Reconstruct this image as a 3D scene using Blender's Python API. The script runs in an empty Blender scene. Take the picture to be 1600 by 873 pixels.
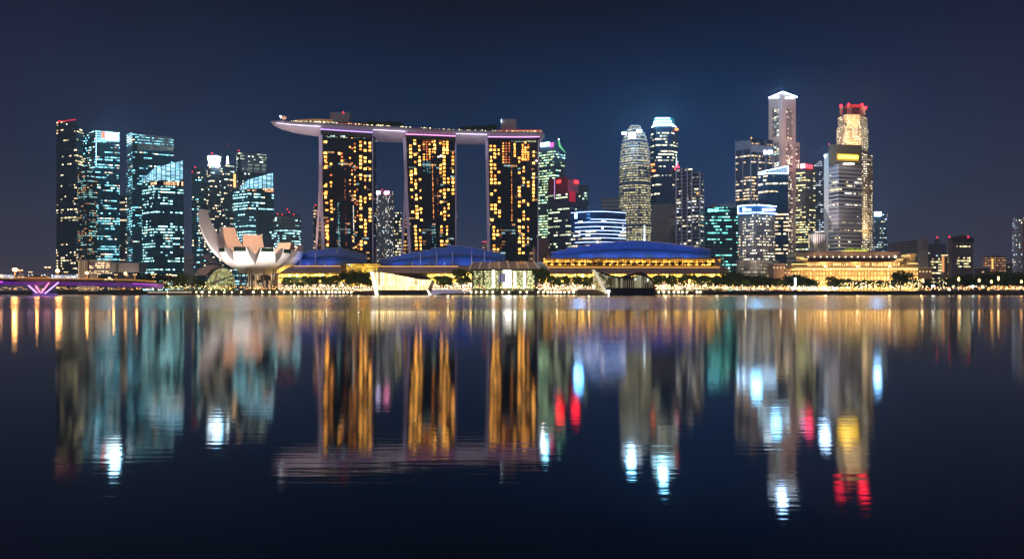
import bpy, math, random
from mathutils import Vector
random.seed(7)
R = math.radians
sc = bpy.context.scene
COL = sc.collection
F = 900.0      # focal length in photograph pixels
HY = 456.5     # horizon line
CH = 3.0       # camera height above the water
GZ = 4.5       # ground level

def X(px, Y): return (px-800)/F*Y
def Z(py, Y): return CH-(py-HY)/F*Y
def P(px, py, Y): return Vector((X(px, Y), Y, Z(py, Y)))

# ------------------------------------------------------------------ objects
def tag(o, label=None, cat=None, group=None, kind=None):
    if label: o['label'] = label
    if cat: o['category'] = cat
    if group: o['group'] = group
    if kind: o['kind'] = kind
    return o
def thing(name, label, cat, loc=(0,0,0), group=None):
    o = bpy.data.objects.new(name, None); COL.objects.link(o)
    o.location = loc; o.empty_display_size = 1
    return tag(o, label, cat, group)
class MB:
    def __init__(s): s.v=[]; s.f=[]; s.uv=[]; s.mi=[]
    def face(s, pts, uvs=None, mi=0):
        i0=len(s.v); s.v += [tuple(p) for p in pts]
        s.f.append(tuple(range(i0, i0+len(pts)))); s.mi.append(mi)
        s.uv += list(uvs) if uvs else [(p[0], p[2]) for p in pts]
    def wall(s, a, b, z0, z1a, z1b=None, u0=0.0, mi=0, z0b=None):
        """vertical wall between plan points a,b"""
        if z1b is None: z1b=z1a
        if z0b is None: z0b=z0
        L=math.hypot(b[0]-a[0], b[1]-a[1])
        s.face([(a[0],a[1],z0),(b[0],b[1],z0b),(b[0],b[1],z1b),(a[0],a[1],z1a)],
               [(u0,z0),(u0+L,z0b),(u0+L,z1b),(u0,z1a)], mi)
        return u0+L
    def prism(s, pts, z0, z1, mi=0, cap=1, capb=True):
        """pts plan polygon ccw seen from above; z1 number or list"""
        n=len(pts); zs=z1 if isinstance(z1,(list,tuple)) else [z1]*n
        z0s=z0 if isinstance(z0,(list,tuple)) else [z0]*n
        u=0
        for i in range(n):
            j=(i+1)%n
            u=s.wall(pts[i],pts[j],z0s[i],zs[i],zs[j],u,mi,z0s[j])
        s.face([(p[0],p[1],z) for p,z in zip(pts,zs)], None, cap)
        if capb: s.face([(p[0],p[1],z) for p,z in reversed(list(zip(pts,z0s)))], None, cap)
    def box(s, x0,x1,y0,y1,z0,z1, mi=0):
        s.prism([(x0,y0),(x1,y0),(x1,y1),(x0,y1)], z0, z1, mi, mi)
    def tube(s, a, b, r0, r1=None, n=8, mi=0, caps=True):
        a=Vector(a); b=Vector(b); r1=r0 if r1 is None else r1
        d=(b-a).normalized(); t=Vector((0,0,1)) if abs(d.z)<.9 else Vector((1,0,0))
        e1=d.cross(t).normalized(); e2=d.cross(e1)
        A=[];B=[]
        for k in range(n):
            w=2*math.pi*k/n; o=e1*math.cos(w)+e2*math.sin(w)
            A.append(a+o*r0); B.append(b+o*r1)
        for k in range(n):
            j=(k+1)%n; s.face([A[k],A[j],B[j],B[k]],None,mi)
        if caps: s.face(A[::-1],None,mi); s.face(B,None,mi)
    def ball(s, c, r, n=8, m=5, mi=0, sz=1.0):
        c=Vector(c)
        def pt(i,j):
            th=math.pi*i/m; ph=2*math.pi*j/n
            return c+Vector((r*math.sin(th)*math.cos(ph), r*math.sin(th)*math.sin(ph), r*sz*math.cos(th)))
        for i in range(m):
            for j in range(n):
                q=[pt(i,j),pt(i+1,j),pt(i+1,j+1),pt(i,j+1)]
                if i==0: q=[q[0],q[1],q[2]]
                elif i==m-1: q=[q[0],q[1],q[3]]
                s.face(q,None,mi)
    def grid(s, rows, mi=0, uvs=None, closed=False):
        for i in range(len(rows)-1):
            a=rows[i]; b=rows[i+1]; n=len(a)
            for j in range(n if closed else n-1):
                k=(j+1)%n
                u=None
                if uvs: u=[uvs[i][j],uvs[i][k] if not (closed and k==0) else (uvs[i][j][0]+(uvs[i][j][0]-uvs[i][j-1][0]),uvs[i][k][1]),
                           uvs[i+1][k] if not (closed and k==0) else (uvs[i+1][j][0]+(uvs[i+1][j][0]-uvs[i+1][j-1][0]),uvs[i+1][k][1]),uvs[i+1][j]]
                s.face([a[j],a[k],b[k],b[j]],u,mi)
    def build(s, name, mats, parent=None, smooth=False):
        me=bpy.data.meshes.new(name)
        me.from_pydata(s.v,[],s.f)
        uvl=me.uv_layers.new(name='UVMap')
        flat=[c for uv in s.uv for c in uv]
        uvl.data.foreach_set('uv', flat)
        if not isinstance(mats,(list,tuple)): mats=[mats]
        for m in mats: me.materials.append(m)
        mm=len(mats)-1
        me.polygons.foreach_set('material_index',[min(i,mm) for i in s.mi])
        if smooth:
            import bmesh
            bm=bmesh.new(); bm.from_mesh(me); bmesh.ops.remove_doubles(bm,verts=bm.verts,dist=.001)
            bmesh.ops.recalc_face_normals(bm,faces=bm.faces)
            for f in bm.faces: f.smooth=True
            bm.to_mesh(me); bm.free()
        me.update()
        o=bpy.data.objects.new(name,me); COL.objects.link(o)
        if parent is not None:
            o.parent=parent
            # meshes are written in world coordinates; shift into the parent's frame
            o.matrix_parent_inverse.identity()
            par=parent; off=Vector((0,0,0))
            while par is not None: off=off+Vector(par.location); par=par.parent
            for v in me.vertices: v.co -= off
        return o
def copy_tree(o, loc, label=None, group=None, rz=None, scale=None):
    c=o.copy(); COL.objects.link(c); c.location=loc
    if rz is not None: c.rotation_euler=(0,0,rz)
    if scale is not None: c.scale=scale if isinstance(scale,(tuple,list)) else (scale,)*3
    if label: c['label']=label
    if group: c['group']=group
    for ch in o.children:
        d=ch.copy(); COL.objects.link(d); d.parent=c
        for g in ch.children:
            e=g.copy(); COL.objects.link(e); e.parent=d
    return c

# ------------------------------------------------------------------ materials
_m={}
def mat(name, col, rough=.6, metal=0., emis=None, es=0., noise=0.0, nscale=.3, sample=True):
    if name in _m: return _m[name]
    m=bpy.data.materials.new(name); m.use_nodes=True; nt=m.node_tree
    b=nt.nodes['Principled BSDF']
    b.inputs['Base Color'].default_value=(*col,1); b.inputs['Roughness'].default_value=rough
    b.inputs['Metallic'].default_value=metal
    if emis:
        b.inputs['Emission Color'].default_value=(*emis,1); b.inputs['Emission Strength'].default_value=es
    if noise>0:
        tc=nt.nodes.new('ShaderNodeTexCoord'); nz=nt.nodes.new('ShaderNodeTexNoise')
        nz.inputs['Scale'].default_value=nscale; nz.inputs['Detail'].default_value=4
        nt.links.new(tc.outputs['Object'],nz.inputs['Vector'])
        mx=nt.nodes.new('ShaderNodeMix'); mx.data_type='RGBA'
        mx.inputs[6].default_value=(*[c*(1-noise) for c in col],1)
        mx.inputs[7].default_value=(*[min(1,c*(1+noise)) for c in col],1)
        nt.links.new(nz.outputs['Fac'],mx.inputs[0]); nt.links.new(mx.outputs[2],b.inputs['Base Color'])
    if not sample:
        m.cycles.emission_sampling='NONE'
    _m[name]=m; return m
def glow(name, col, s, sample=False):
    return mat(name,(.02,.02,.02),.5,0,col,s,sample=sample)

def build_group():
    g=bpy.data.node_groups.new('facade_grid','ShaderNodeTree')
    def inp(n,t='NodeSocketFloat',d=0.):
        s=g.interface.new_socket(name=n,in_out='INPUT',socket_type=t); s.default_value=d; return s
    for n,t,d in [('Glass','NodeSocketColor',(.01,.02,.03,1)),('Frame','NodeSocketColor',(.05,.05,.05,1)),
                  ('CW','NodeSocketFloat',3.),('CHt','NodeSocketFloat',4.),('FX','NodeSocketFloat',.85),('FY','NodeSocketFloat',.6),
                  ('Prob','NodeSocketFloat',.3),('FloorBias','NodeSocketFloat',.7),('Block','NodeSocketFloat',4.),
                  ('ColA','NodeSocketColor',(1,.8,.5,1)),('ColB','NodeSocketColor',(.6,1,1,1)),('MixP','NodeSocketFloat',.5),
                  ('Strength','NodeSocketFloat',2.),('Dim','NodeSocketColor',(0,0,0,1)),('Seed','NodeSocketFloat',0.),('Rough','NodeSocketFloat',.2),('FrameEm','NodeSocketFloat',0.)]:
        inp(n,t,d)
    g.interface.new_socket(name='Shader',in_out='OUTPUT',socket_type='NodeSocketShader')
    N=g.nodes; L=g.links
    gi=N.new('NodeGroupInput'); go=N.new('NodeGroupOutput')
    def m(op,a,b=None,c=None):
        n=N.new('ShaderNodeMath'); n.operation=op
        for i,x in enumerate((a,b,c)):
            if x is None: continue
            if isinstance(x,(int,float)): n.inputs[i].default_value=x
            else: L.new(x,n.inputs[i])
        return n.outputs[0]
    uv=N.new('ShaderNodeUVMap'); sp=N.new('ShaderNodeSeparateXYZ'); L.new(uv.outputs[0],sp.inputs[0])
    u=m('DIVIDE',m('ADD',sp.outputs[0],5000.),gi.outputs['CW']); v=m('DIVIDE',m('ADD',sp.outputs[1],500.),gi.outputs['CHt'])
    cx=m('FLOOR',u); cy=m('FLOOR',v); fx=m('FRACT',u); fy=m('FRACT',v)
    win=m('MULTIPLY',m('LESS_THAN',fx,gi.outputs['FX']),m('LESS_THAN',fy,gi.outputs['FY']))
    def wn(a,b,off):
        c=N.new('ShaderNodeCombineXYZ'); L.new(a,c.inputs[0]); L.new(b,c.inputs[1]); L.new(m('ADD',gi.outputs['Seed'],off),c.inputs[2])
        w=N.new('ShaderNodeTexWhiteNoise'); w.noise_dimensions='3D'; L.new(c.outputs[0],w.inputs['Vector']); return w
    zero=N.new('ShaderNodeValue').outputs[0]; zero.default_value=0
    rf=wn(zero,cy,.31).outputs['Value']
    # block edges shift from floor to floor
    ub=m('FLOOR',m('ADD',m('DIVIDE',cx,gi.outputs['Block']),m('MULTIPLY',rf,3.)))
    rb=wn(ub,cy,7.7).outputs['Value']
    wc=wn(cx,cy,13.1); rc=wc.outputs['Value']
    sep=N.new('ShaderNodeSeparateColor'); L.new(wc.outputs['Color'],sep.inputs[0])
    nz=N.new('ShaderNodeTexNoise'); nz.noise_dimensions='3D'; nz.inputs['Scale'].default_value=.022; nz.inputs['Detail'].default_value=2
    cc=N.new('ShaderNodeCombineXYZ'); L.new(sp.outputs[0],cc.inputs[0]); L.new(sp.outputs[1],cc.inputs[1]); L.new(m('MULTIPLY',gi.outputs['Seed'],37.),cc.inputs[2])
    L.new(cc.outputs[0],nz.inputs['Vector'])
    zone=m('MULTIPLY_ADD',nz.outputs['Fac'],4.,-1.05); zone=m('MAXIMUM',zone,.1)
    fl=m('MULTIPLY',m('POWER',rf,2.),3.)
    fb=m('ADD',m('MULTIPLY',fl,gi.outputs['FloorBias']),m('SUBTRACT',1.,gi.outputs['FloorBias']))
    colf=m('MULTIPLY_ADD',wn(m('FLOOR',m('DIVIDE',cx,2.)),zero,41.).outputs['Value'],1.5,.3)
    prob=m('MULTIPLY',m('MULTIPLY',m('MULTIPLY',gi.outputs['Prob'],fb),zone),colf)
    lit=m('MULTIPLY',m('LESS_THAN',rb,prob),m('LESS_THAN',rc,.86))
    stray=m('LESS_THAN',sep.outputs[1],m('MULTIPLY',prob,.18))
    lit=m('MAXIMUM',lit,stray)
    # unlit plant floors
    lit=m('MULTIPLY',lit,m('GREATER_THAN',m('FRACT',m('DIVIDE',m('ADD',cy,m('MULTIPLY',gi.outputs['Seed'],5.)),17.)),m('MULTIPLY',gi.outputs['FloorBias'],.13)))
    br=m('MULTIPLY_ADD',m('POWER',sep.outputs[0],1.5),.85,.15)
    # ceiling strips and desks: uneven light inside each pane
    inn=N.new('ShaderNodeTexNoise'); inn.inputs['Scale'].default_value=1.1; L.new(uv.outputs[0],inn.inputs['Vector'])
    br=m('MULTIPLY',br,m('MULTIPLY_ADD',inn.outputs['Fac'],1.2,.4))
    amt=m('MULTIPLY',m('MULTIPLY',m('MULTIPLY',lit,win),br),gi.outputs['Strength'])
    rb2=wn(ub,cy,23.).outputs['Value']
    mc=N.new('ShaderNodeMix'); mc.data_type='RGBA'
    L.new(m('LESS_THAN',m('MULTIPLY_ADD',sep.outputs[2],.4,m('MULTIPLY',rb2,.6)),gi.outputs['MixP']),mc.inputs[0])
    L.new(gi.outputs['ColA'],mc.inputs[6]); L.new(gi.outputs['ColB'],mc.inputs[7])
    sc1=N.new('ShaderNodeVectorMath'); sc1.operation='SCALE'; L.new(mc.outputs[2],sc1.inputs[0]); L.new(amt,sc1.inputs['Scale'])
    dm=N.new('ShaderNodeVectorMath'); dm.operation='SCALE'; L.new(gi.outputs['Dim'],dm.inputs[0])
    L.new(m('MULTIPLY',win,m('MULTIPLY_ADD',rc,1.2,m('MULTIPLY',m('MULTIPLY',zone,colf),.35))),dm.inputs['Scale'])
    ad=N.new('ShaderNodeVectorMath'); ad.operation='ADD'; L.new(sc1.outputs[0],ad.inputs[0]); L.new(dm.outputs[0],ad.inputs[1])
    bc=N.new('ShaderNodeMix'); bc.data_type='RGBA'; L.new(win,bc.inputs[0]); L.new(gi.outputs['Frame'],bc.inputs[6]); L.new(gi.outputs['Glass'],bc.inputs[7])
    b=N.new('ShaderNodeBsdfPrincipled')
    L.new(bc.outputs[2],b.inputs['Base Color']); L.new(m('MULTIPLY_ADD',m('SUBTRACT',1.,win),.5,gi.outputs['Rough']),b.inputs['Roughness'])
    L.new(ad.outputs[0],b.inputs['Emission Color']); b.inputs['Emission Strength'].default_value=1
    L.new(b.outputs[0],go.inputs[0])
    return g
GRP=build_group()
_seed=[1.0]
WARM=(1,.72,.34); CREAM=(1,.86,.5); TEAL=(.26,.8,.97); COOL=(.62,.93,1.); ORANGE=(1,.42,.13); GREEN=(.75,1,.6)
def fac(name, glass=(.006,.014,.024), frame=(.03,.04,.05), cw=3., ch=4., fx=.85, fy=.55, p=.3, fb=.7, block=4,
        a=CREAM, b=COOL, mix=.5, s=1.6, dim=(0,0,0), rough=.18, seed=None, sample=False):
    m=bpy.data.materials.new(name); m.use_nodes=True; nt=m.node_tree; nt.nodes.clear()
    if p<.95 and s>0: p*=.85; s*=3.7
    if ch<6.5 and cw<5: fy*=.8
    dim=tuple(2.3*d for d in dim)  # weak pane glow standing in for sky reflection and room light
    o=nt.nodes.new('ShaderNodeOutputMaterial'); n=nt.nodes.new('ShaderNodeGroup'); n.node_tree=GRP
    _seed[0]+=3.17
    for k,v in dict(Glass=(*glass,1),Frame=(*frame,1),CW=cw,CHt=ch,FX=fx,FY=fy,Prob=p,FloorBias=fb,Block=block,ColA=(*a,1),ColB=(*b,1),MixP=mix,
                    Strength=s,Dim=(*dim,1),Seed=seed if seed is not None else _seed[0],Rough=rough).items():
        n.inputs[k].default_value=v
    nt.links.new(n.outputs[0],o.inputs[0])
    if not sample: m.cycles.emission_sampling='NONE'
    return m

M_ROOF=mat('roof_dark',(.04,.045,.055),.7,noise=.3)
M_PALE=mat('pale_cladding',(.55,.52,.5),.6,noise=.1,nscale=.1)
M_STONE=mat('stone',(.42,.36,.31),.75,noise=.15,nscale=.2)
M_WHITE=mat('white_paint',(.8,.78,.76),.45,noise=.04)
M_DARK=mat('dark_metal',(.03,.03,.035),.5)
M_RED=glow('red_beacon',(1,.012,.03),8)
M_LED=glow('white_led',(.66,.86,1),11)
M_LEDB=glow('blue_led',(.35,.7,1),4)

# ------------------------------------------------------------------ tower helpers
def plan(cs, depth=32.):
    """visible corners left->right [(px,Y)..] -> plan polygon (ccw from above)"""
    pts=[(X(px,Y),Y) for px,Y in cs]
    if len(pts)==2:
        cx=(pts[0][0]+pts[1][0])/2; cy=(pts[0][1]+pts[1][1])/2; l=math.hypot(cx,cy); d=(cx/l*depth,cy/l*depth)
        pts+= [(pts[1][0]+d[0],pts[1][1]+d[1]),(pts[0][0]+d[0],pts[0][1]+d[1])]
    elif len(pts)==3:
        a,b,c=pts; pts.append((a[0]+c[0]-b[0], max(a[1]+c[1]-b[1], max(a[1],c[1])+12)))
    else:
        cx=(pts[0][0]+pts[-1][0])/2; cy=(pts[0][1]+pts[-1][1])/2; l=math.hypot(cx,cy); d=(cx/l*depth*.6,cy/l*depth*.6)
        pts+= [(pts[-1][0]+d[0],pts[-1][1]+d[1]),(pts[0][0]+d[0],pts[0][1]+d[1])]
    return pts
def block(parent, name, cs, top, m, bot=None, depth=32., cap=M_ROOF, label=None):
    """top: py at nearest corner (flat roof) or list per visible corner"""
    pts=plan(cs,depth)
    if isinstance(top,(list,tuple)):
        zs=[Z(t,c[1]) for t,c in zip(top,cs)]
        if len(cs)==2: zs+= [zs[1],zs[0]]
        elif len(cs)==3: zs.append((zs[0]+zs[2])/2)
        else: zs+= [zs[-1],zs[0]]
    else:
        k=min(range(len(cs)),key=lambda i:cs[i][1]); zs=[Z(top,cs[k][1])]*len(pts)
    zb=GZ-.5 if bot is None else Z(bot,min(c[1] for c in cs))
    mb=MB(); mb.prism(pts,zb,zs,0,1)
    o=mb.build(name,[m,cap],parent)
    if label: o['label']=label
    return o
def tower(name,label,cat,cs,top,m,depth=32.,group=None,part='facade',cap=M_ROOF):
    c=plan(cs,depth); cx=sum(p[0] for p in c)/len(c); cy=sum(p[1] for p in c)/len(c)
    t=thing(name,label,cat,(cx,cy,GZ),group)
    block(t,part,cs,top,m,depth=depth,cap=cap)
    return t
def panel(parent,name,c0,c1,u0,u1,py0,py1,m,proud=.5,thick=.5,slope=0.0,build=True,mb=None,mi=0,py0b=None,py1b=None):
    """flat box standing on the face between corners c0,c1 ((px,Y)); u fractions, y rows"""
    a=Vector((X(*c0),c0[1],0)); b=Vector((X(*c1),c1[1],0)); d=b-a
    n=Vector((d.y,-d.x,0)).normalized()
    if n.y>0: n=-n
    if abs(n.y)<1e-6: n=Vector((0,-1,0))
    A=a+d*u0; B=a+d*u1
    za0,za1=Z(py0,A.y),Z(py1,A.y); zb0,zb1=Z(py0 if py0b is None else py0b,B.y),Z(py1 if py1b is None else py1b,B.y)
    if py0b is None: zb0,zb1=za0,za1
    mb2=mb or MB()
    Af=A+n*(proud+thick); Bf=B+n*(proud+thick); Ab=A+n*proud*.2; Bb=B+n*proud*.2
    mb2.prism([(Af.x,Af.y),(Bf.x,Bf.y),(Bb.x,Bb.y),(Ab.x,Ab.y)],[za1,zb1,zb1,za1],[za0,zb0,zb0,za0],mi,mi)
    if build and mb is None: return mb2.build(name,m,parent)
    return mb2
def sign(parent,c0,c1,u0,u1,py0,py1,m,n=4,label=None,proud=.6,name='sign'):
    """luminous characters, each a little block, in one sign"""
    mb=MB(); w=(u1-u0)/n
    for k in range(n):
        h=(py1-py0)
        panel(parent,'',c0,c1,u0+w*k+w*.06,u0+w*(k+1)-w*.06,py0+(h*.12 if k%3==1 else 0),py1-(h*.1 if k%2 else 0),m,proud,.5,mb=mb)
    o=mb.build(name,m,parent)
    if label: o['label']=label
    return o
def beacon(parent,px,py,Y,r=.9,m=M_RED):
    if m is M_RED: r*=.75
    mb=MB(); c=P(px,py,Y); mb.ball(c,r,8,6); mb.tube(c-Vector((0,0,r*2.2)),c,.25,.25,6)
    o=mb.build('aviation_light',m,parent); return o
def slabs(parent,name,cs,py0,py1,n,m,depth=32.,out=.8,th=.9):
    """projecting floor edges round a tower"""
    pts=plan(cs,depth); cx=sum(p[0] for p in pts)/len(pts); cy=sum(p[1] for p in pts)/len(pts)
    k=min(c[1] for c in cs); z0,z1=Z(py0,k),Z(py1,k); mb=MB()
    e=[]
    for p in pts:
        v=Vector((p[0]-cx,p[1]-cy)); l=v.length; v=v*((l+out)/l); e.append((cx+v.x,cy+v.y))
    for i in range(n):
        z=z0+(z1-z0)*i/max(1,n-1); mb.prism(e,z-th/2,z+th/2,0,0)
    return mb.build(name,m,parent)
def antenna(parent,px,py0,py1,Y,r=.5,name='antenna',m=M_DARK):
    mb=MB(); mb.tube(P(px,py0,Y),P(px,py1,Y),r,r*.4,6); return mb.build(name,m,parent)

# ================================================================== WORLD, CAMERA, LIGHT
w=bpy.data.worlds.new('World'); sc.world=w; w.use_nodes=True; nt=w.node_tree; N=nt.nodes; L=nt.links
N.clear(); out=N.new('ShaderNodeOutputWorld'); bg=N.new('ShaderNodeBackground'); L.new(bg.outputs[0],out.inputs[0])
tc=N.new('ShaderNodeTexCoord'); sp=N.new('ShaderNodeSeparateXYZ'); L.new(tc.outputs['Generated'],sp.inputs[0])
def wm(op,a,b=None,c=None):
    n=N.new('ShaderNodeMath'); n.operation=op
    for i,x in enumerate((a,b,c)):
        if x is None: continue
        if isinstance(x,(int,float)): n.inputs[i].default_value=x
        else: L.new(x,n.inputs[i])
    return n.outputs[0]
def srgb(r,g,b):
    f=lambda c:(c/255/12.92 if c/255<=.04045 else ((c/255+.055)/1.055)**2.4)
    return (f(r),f(g),f(b))
def ramp(stops):
    r=N.new('ShaderNodeValToRGB'); e=r.color_ramp.elements
    e[0].position=stops[0][0]; e[0].color=(*srgb(*stops[0][1]),1)
    e[1].position=stops[-1][0]; e[1].color=(*srgb(*stops[-1][1]),1)
    for p,c in stops[1:-1]:
        q=e.new(p); q.color=(*srgb(*c),1)
    return r
# city sky glow: urban haze by elevation, mixed by bearing (the business district glows blue)
el=sp.outputs[2]
rA=ramp([(0,(80,76,92)),(.06,(60,68,94)),(.14,(34,54,86)),(.24,(14,40,74)),(.34,(3,30,62)),(.45,(3,13,34)),(1,(1,4,10))])
rB=ramp([(0,(72,74,102)),(.06,(54,70,112)),(.14,(26,60,110)),(.24,(10,48,98)),(.34,(3,34,76)),(.45,(2,15,38)),(1,(1,4,10))])
rE=ramp([(0,(80,70,84)),(.06,(62,60,80)),(.14,(44,50,74)),(.24,(32,38,66)),(.34,(24,28,56)),(.45,(12,16,36)),(1,(1,4,10))])
for r_ in (rA,rB,rE): L.new(el,r_.inputs[0])
az=wm('ARCTAN2',sp.outputs[0],sp.outputs[1])
def lobe(c,wd): 
    d=wm('DIVIDE',wm('SUBTRACT',az,c),wd); return wm('POWER',2.71828,wm('MULTIPLY',wm('MULTIPLY',d,d),-1.))
mixB=N.new('ShaderNodeMix'); mixB.data_type='RGBA'; L.new(wm('MULTIPLY',lobe(.26,.30),.6),mixB.inputs[0]); L.new(rA.outputs[0],mixB.inputs[6]); L.new(rB.outputs[0],mixB.inputs[7])
edge=wm('MINIMUM',wm('MAXIMUM',wm('MULTIPLY_ADD',wm('ABSOLUTE',az),2.6,-1.0),0.),1.)
mixE=N.new('ShaderNodeMix'); mixE.data_type='RGBA'; L.new(edge,mixE.inputs[0]); L.new(mixB.outputs[2],mixE.inputs[6]); L.new(rE.outputs[0],mixE.inputs[7])
# the physical sky far below dusk strength adds its own faint gradient
sky=N.new('ShaderNodeTexSky'); sky.sky_type='NISHITA'; sky.sun_disc=False; sky.sun_elevation=R(-6); sky.sun_rotation=R(180)
sk=N.new('ShaderNodeVectorMath'); sk.operation='SCALE'; sk.inputs['Scale'].default_value=.01; L.new(sky.outputs[0],sk.inputs[0])
ad=N.new('ShaderNodeVectorMath'); ad.operation='ADD'; L.new(mixE.outputs[2],ad.inputs[0]); L.new(sk.outputs[0],ad.inputs[1])
nz=N.new('ShaderNodeTexNoise'); nz.inputs['Scale'].default_value=2.2; nz.inputs['Detail'].default_value=3; L.new(tc.outputs['Generated'],nz.inputs['Vector'])
s2=N.new('ShaderNodeVectorMath'); s2.operation='SCALE'; L.new(ad.outputs[0],s2.inputs[0]); L.new(wm('MULTIPLY_ADD',nz.outputs['Fac'],.5,.72),s2.inputs['Scale'])
L.new(s2.outputs[0],bg.inputs[0]); bg.inputs[1].default_value=1.0

cam=bpy.data.cameras.new('camera'); co=bpy.data.objects.new('camera',cam); COL.objects.link(co)
co.location=(0,0,CH); co.rotation_euler=(R(90),0,0)
cam.sensor_width=36; cam.lens=36*F/1600; cam.shift_y=(HY-436.5)/1600; cam.clip_start=.1; cam.clip_end=20000
sc.camera=co
sun=bpy.data.lights.new('city_glow_fill','SUN'); sun.energy=.48; sun.angle=R(25); sun.color=(1,.86,.82)  # no moon: soft fill added for general city light on the facades
so=bpy.data.objects.new('city_glow_fill',sun); COL.objects.link(so); so.rotation_euler=(R(62),0,R(-25))
sc.view_settings.view_transform='Standard'; sc.view_settings.look='None'; sc.view_settings.exposure=0; sc.view_settings.gamma=1
cy=sc.cycles; cy.max_bounces=6; cy.diffuse_bounces=2; cy.glossy_bounces=3; cy.transmission_bounces=3; cy.transparent_max_bounces=4
cy.caustics_reflective=False; cy.caustics_refractive=False; cy.sample_clamp_indirect=6; cy.sample_clamp_direct=0
cy.use_denoising=True; cy.use_light_tree=True

def spot(name,loc,target,power,col,angle=60,blend=.6,size=1.5):
    l=bpy.data.lights.new(name,'SPOT'); l.energy=power; l.color=col; l.spot_size=R(angle); l.spot_blend=blend; l.shadow_soft_size=size
    o=bpy.data.objects.new(name,l); COL.objects.link(o); o.location=loc
    o.rotation_euler=(Vector(target)-Vector(loc)).to_track_quat('-Z','Y').to_euler(); return o
def plight(name,loc,power,col,size=1.):
    l=bpy.data.lights.new(name,'POINT'); l.energy=power; l.color=col; l.shadow_soft_size=size
    o=bpy.data.objects.new(name,l); COL.objects.link(o); o.location=loc; return o

# ================================================================== WATER AND GROUND
def water_mat():
    m=bpy.data.materials.new('bay_water'); m.use_nodes=True; nt=m.node_tree; N=nt.nodes; L=nt.links; N.clear()
    o=N.new('ShaderNodeOutputMaterial')
    def mm(op,a,b=None,c=None):
        n=N.new('ShaderNodeMath'); n.operation=op
        for i,x in enumerate((a,b,c)):
            if x is None: continue
            if isinstance(x,(int,float)): n.inputs[i].default_value=x
            else: L.new(x,n.inputs[i])
        return n.outputs[0]
    g=N.new('ShaderNodeNewGeometry'); s=N.new('ShaderNodeSeparateXYZ'); L.new(g.outputs['Position'],s.inputs[0])
    y=s.outputs[1]
    # calm near this shore, rough under the breeze further out
    n0=N.new('ShaderNodeTexNoise'); n0.inputs['Scale'].default_value=1; n0.inputs['Detail'].default_value=3
    v0=N.new('ShaderNodeVectorMath'); v0.operation='MULTIPLY'; v0.inputs[1].default_value=(.004,.05,1); L.new(g.outputs['Position'],v0.inputs[0]); L.new(v0.outputs[0],n0.inputs['Vector'])
    yy=mm('ADD',y,mm('MULTIPLY_ADD',n0.outputs['Fac'],24.,-12.))
    mr=N.new('ShaderNodeMapRange'); mr.inputs[1].default_value=8; mr.inputs[2].default_value=45; mr.inputs[3].default_value=.08; mr.inputs[4].default_value=.118; L.new(y,mr.inputs[0])
    m2=N.new('ShaderNodeMapRange'); m2.interpolation_type='SMOOTHSTEP'; m2.inputs[1].default_value=86; m2.inputs[2].default_value=112; m2.inputs[3].default_value=0; m2.inputs[4].default_value=.12; L.new(yy,m2.inputs[0])
    rr=mm('ADD',mr.outputs[0],m2.outputs[0])
    rr=mm('ADD',rr,mm('MULTIPLY_ADD',n0.outputs['Fac'],.05,-.025))
    n3=N.new('ShaderNodeTexNoise'); n3.inputs['Scale'].default_value=1; n3.inputs['Detail'].default_value=2
    v3=N.new('ShaderNodeVectorMath'); v3.operation='MULTIPLY'; v3.inputs[1].default_value=(.03,.22,1); L.new(g.outputs['Position'],v3.inputs[0]); L.new(v3.outputs[0],n3.inputs['Vector'])
    rr=mm('MAXIMUM',mm('ADD',rr,mm('MULTIPLY_ADD',n3.outputs['Fac'],.06,-.036)),.05)
    gl=N.new('ShaderNodeBsdfAnisotropic'); gl.distribution='BECKMANN'; L.new(rr,gl.inputs['Roughness']); gl.inputs['Color'].default_value=(.97,.98,1,1); gl.inputs['Anisotropy'].default_value=0
    df=N.new('ShaderNodeBsdfDiffuse'); df.inputs['Color'].default_value=(.004,.008,.014,1)
    # ripples
    v1=N.new('ShaderNodeVectorMath'); v1.operation='MULTIPLY'; v1.inputs[1].default_value=(.7,5.5,1); L.new(g.outputs['Position'],v1.inputs[0])
    n1=N.new('ShaderNodeTexNoise'); n1.inputs['Scale'].default_value=1; n1.inputs['Detail'].default_value=3; L.new(v1.outputs[0],n1.inputs['Vector'])
    v2=N.new('ShaderNodeVectorMath'); v2.operation='MULTIPLY'; v2.inputs[1].default_value=(.12,1.2,1); L.new(g.outputs['Position'],v2.inputs[0])
    n2=N.new('ShaderNodeTexNoise'); n2.inputs['Scale'].default_value=1; n2.inputs['Detail'].default_value=2; L.new(v2.outputs[0],n2.inputs['Vector'])
    h=mm('ADD',mm('MULTIPLY',n1.outputs['Fac'],.0019),mm('MULTIPLY',n2.outputs['Fac'],.0022))
    b=N.new('ShaderNodeBump'); b.inputs['Strength'].default_value=1; b.inputs['Distance'].default_value=1; L.new(h,b.inputs['Height'])
    fade=N.new('ShaderNodeMapRange'); fade.inputs[1].default_value=14; fade.inputs[2].default_value=60; fade.inputs[3].default_value=1; fade.inputs[4].default_value=.12; L.new(y,fade.inputs[0])
    L.new(fade.outputs[0],b.inputs['Strength'])
    L.new(b.outputs[0],gl.inputs['Normal'])
    fr=N.new('ShaderNodeFresnel'); fr.inputs['IOR'].default_value=2.1
    mx=N.new('ShaderNodeMixShader'); L.new(fr.outputs[0],mx.inputs[0]); L.new(df.outputs[0],mx.inputs[1]); L.new(gl.outputs[0],mx.inputs[2])
    L.new(mx.outputs[0],o.inputs[0]); return m
mb=MB(); mb.face([(-2600,-60,0),(2600,-60,0),(2600,1200,0),(-2600,1200,0)])
tag(mb.build('water',water_mat()),'dark calm bay water mirroring the city lights',kind='structure')
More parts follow.
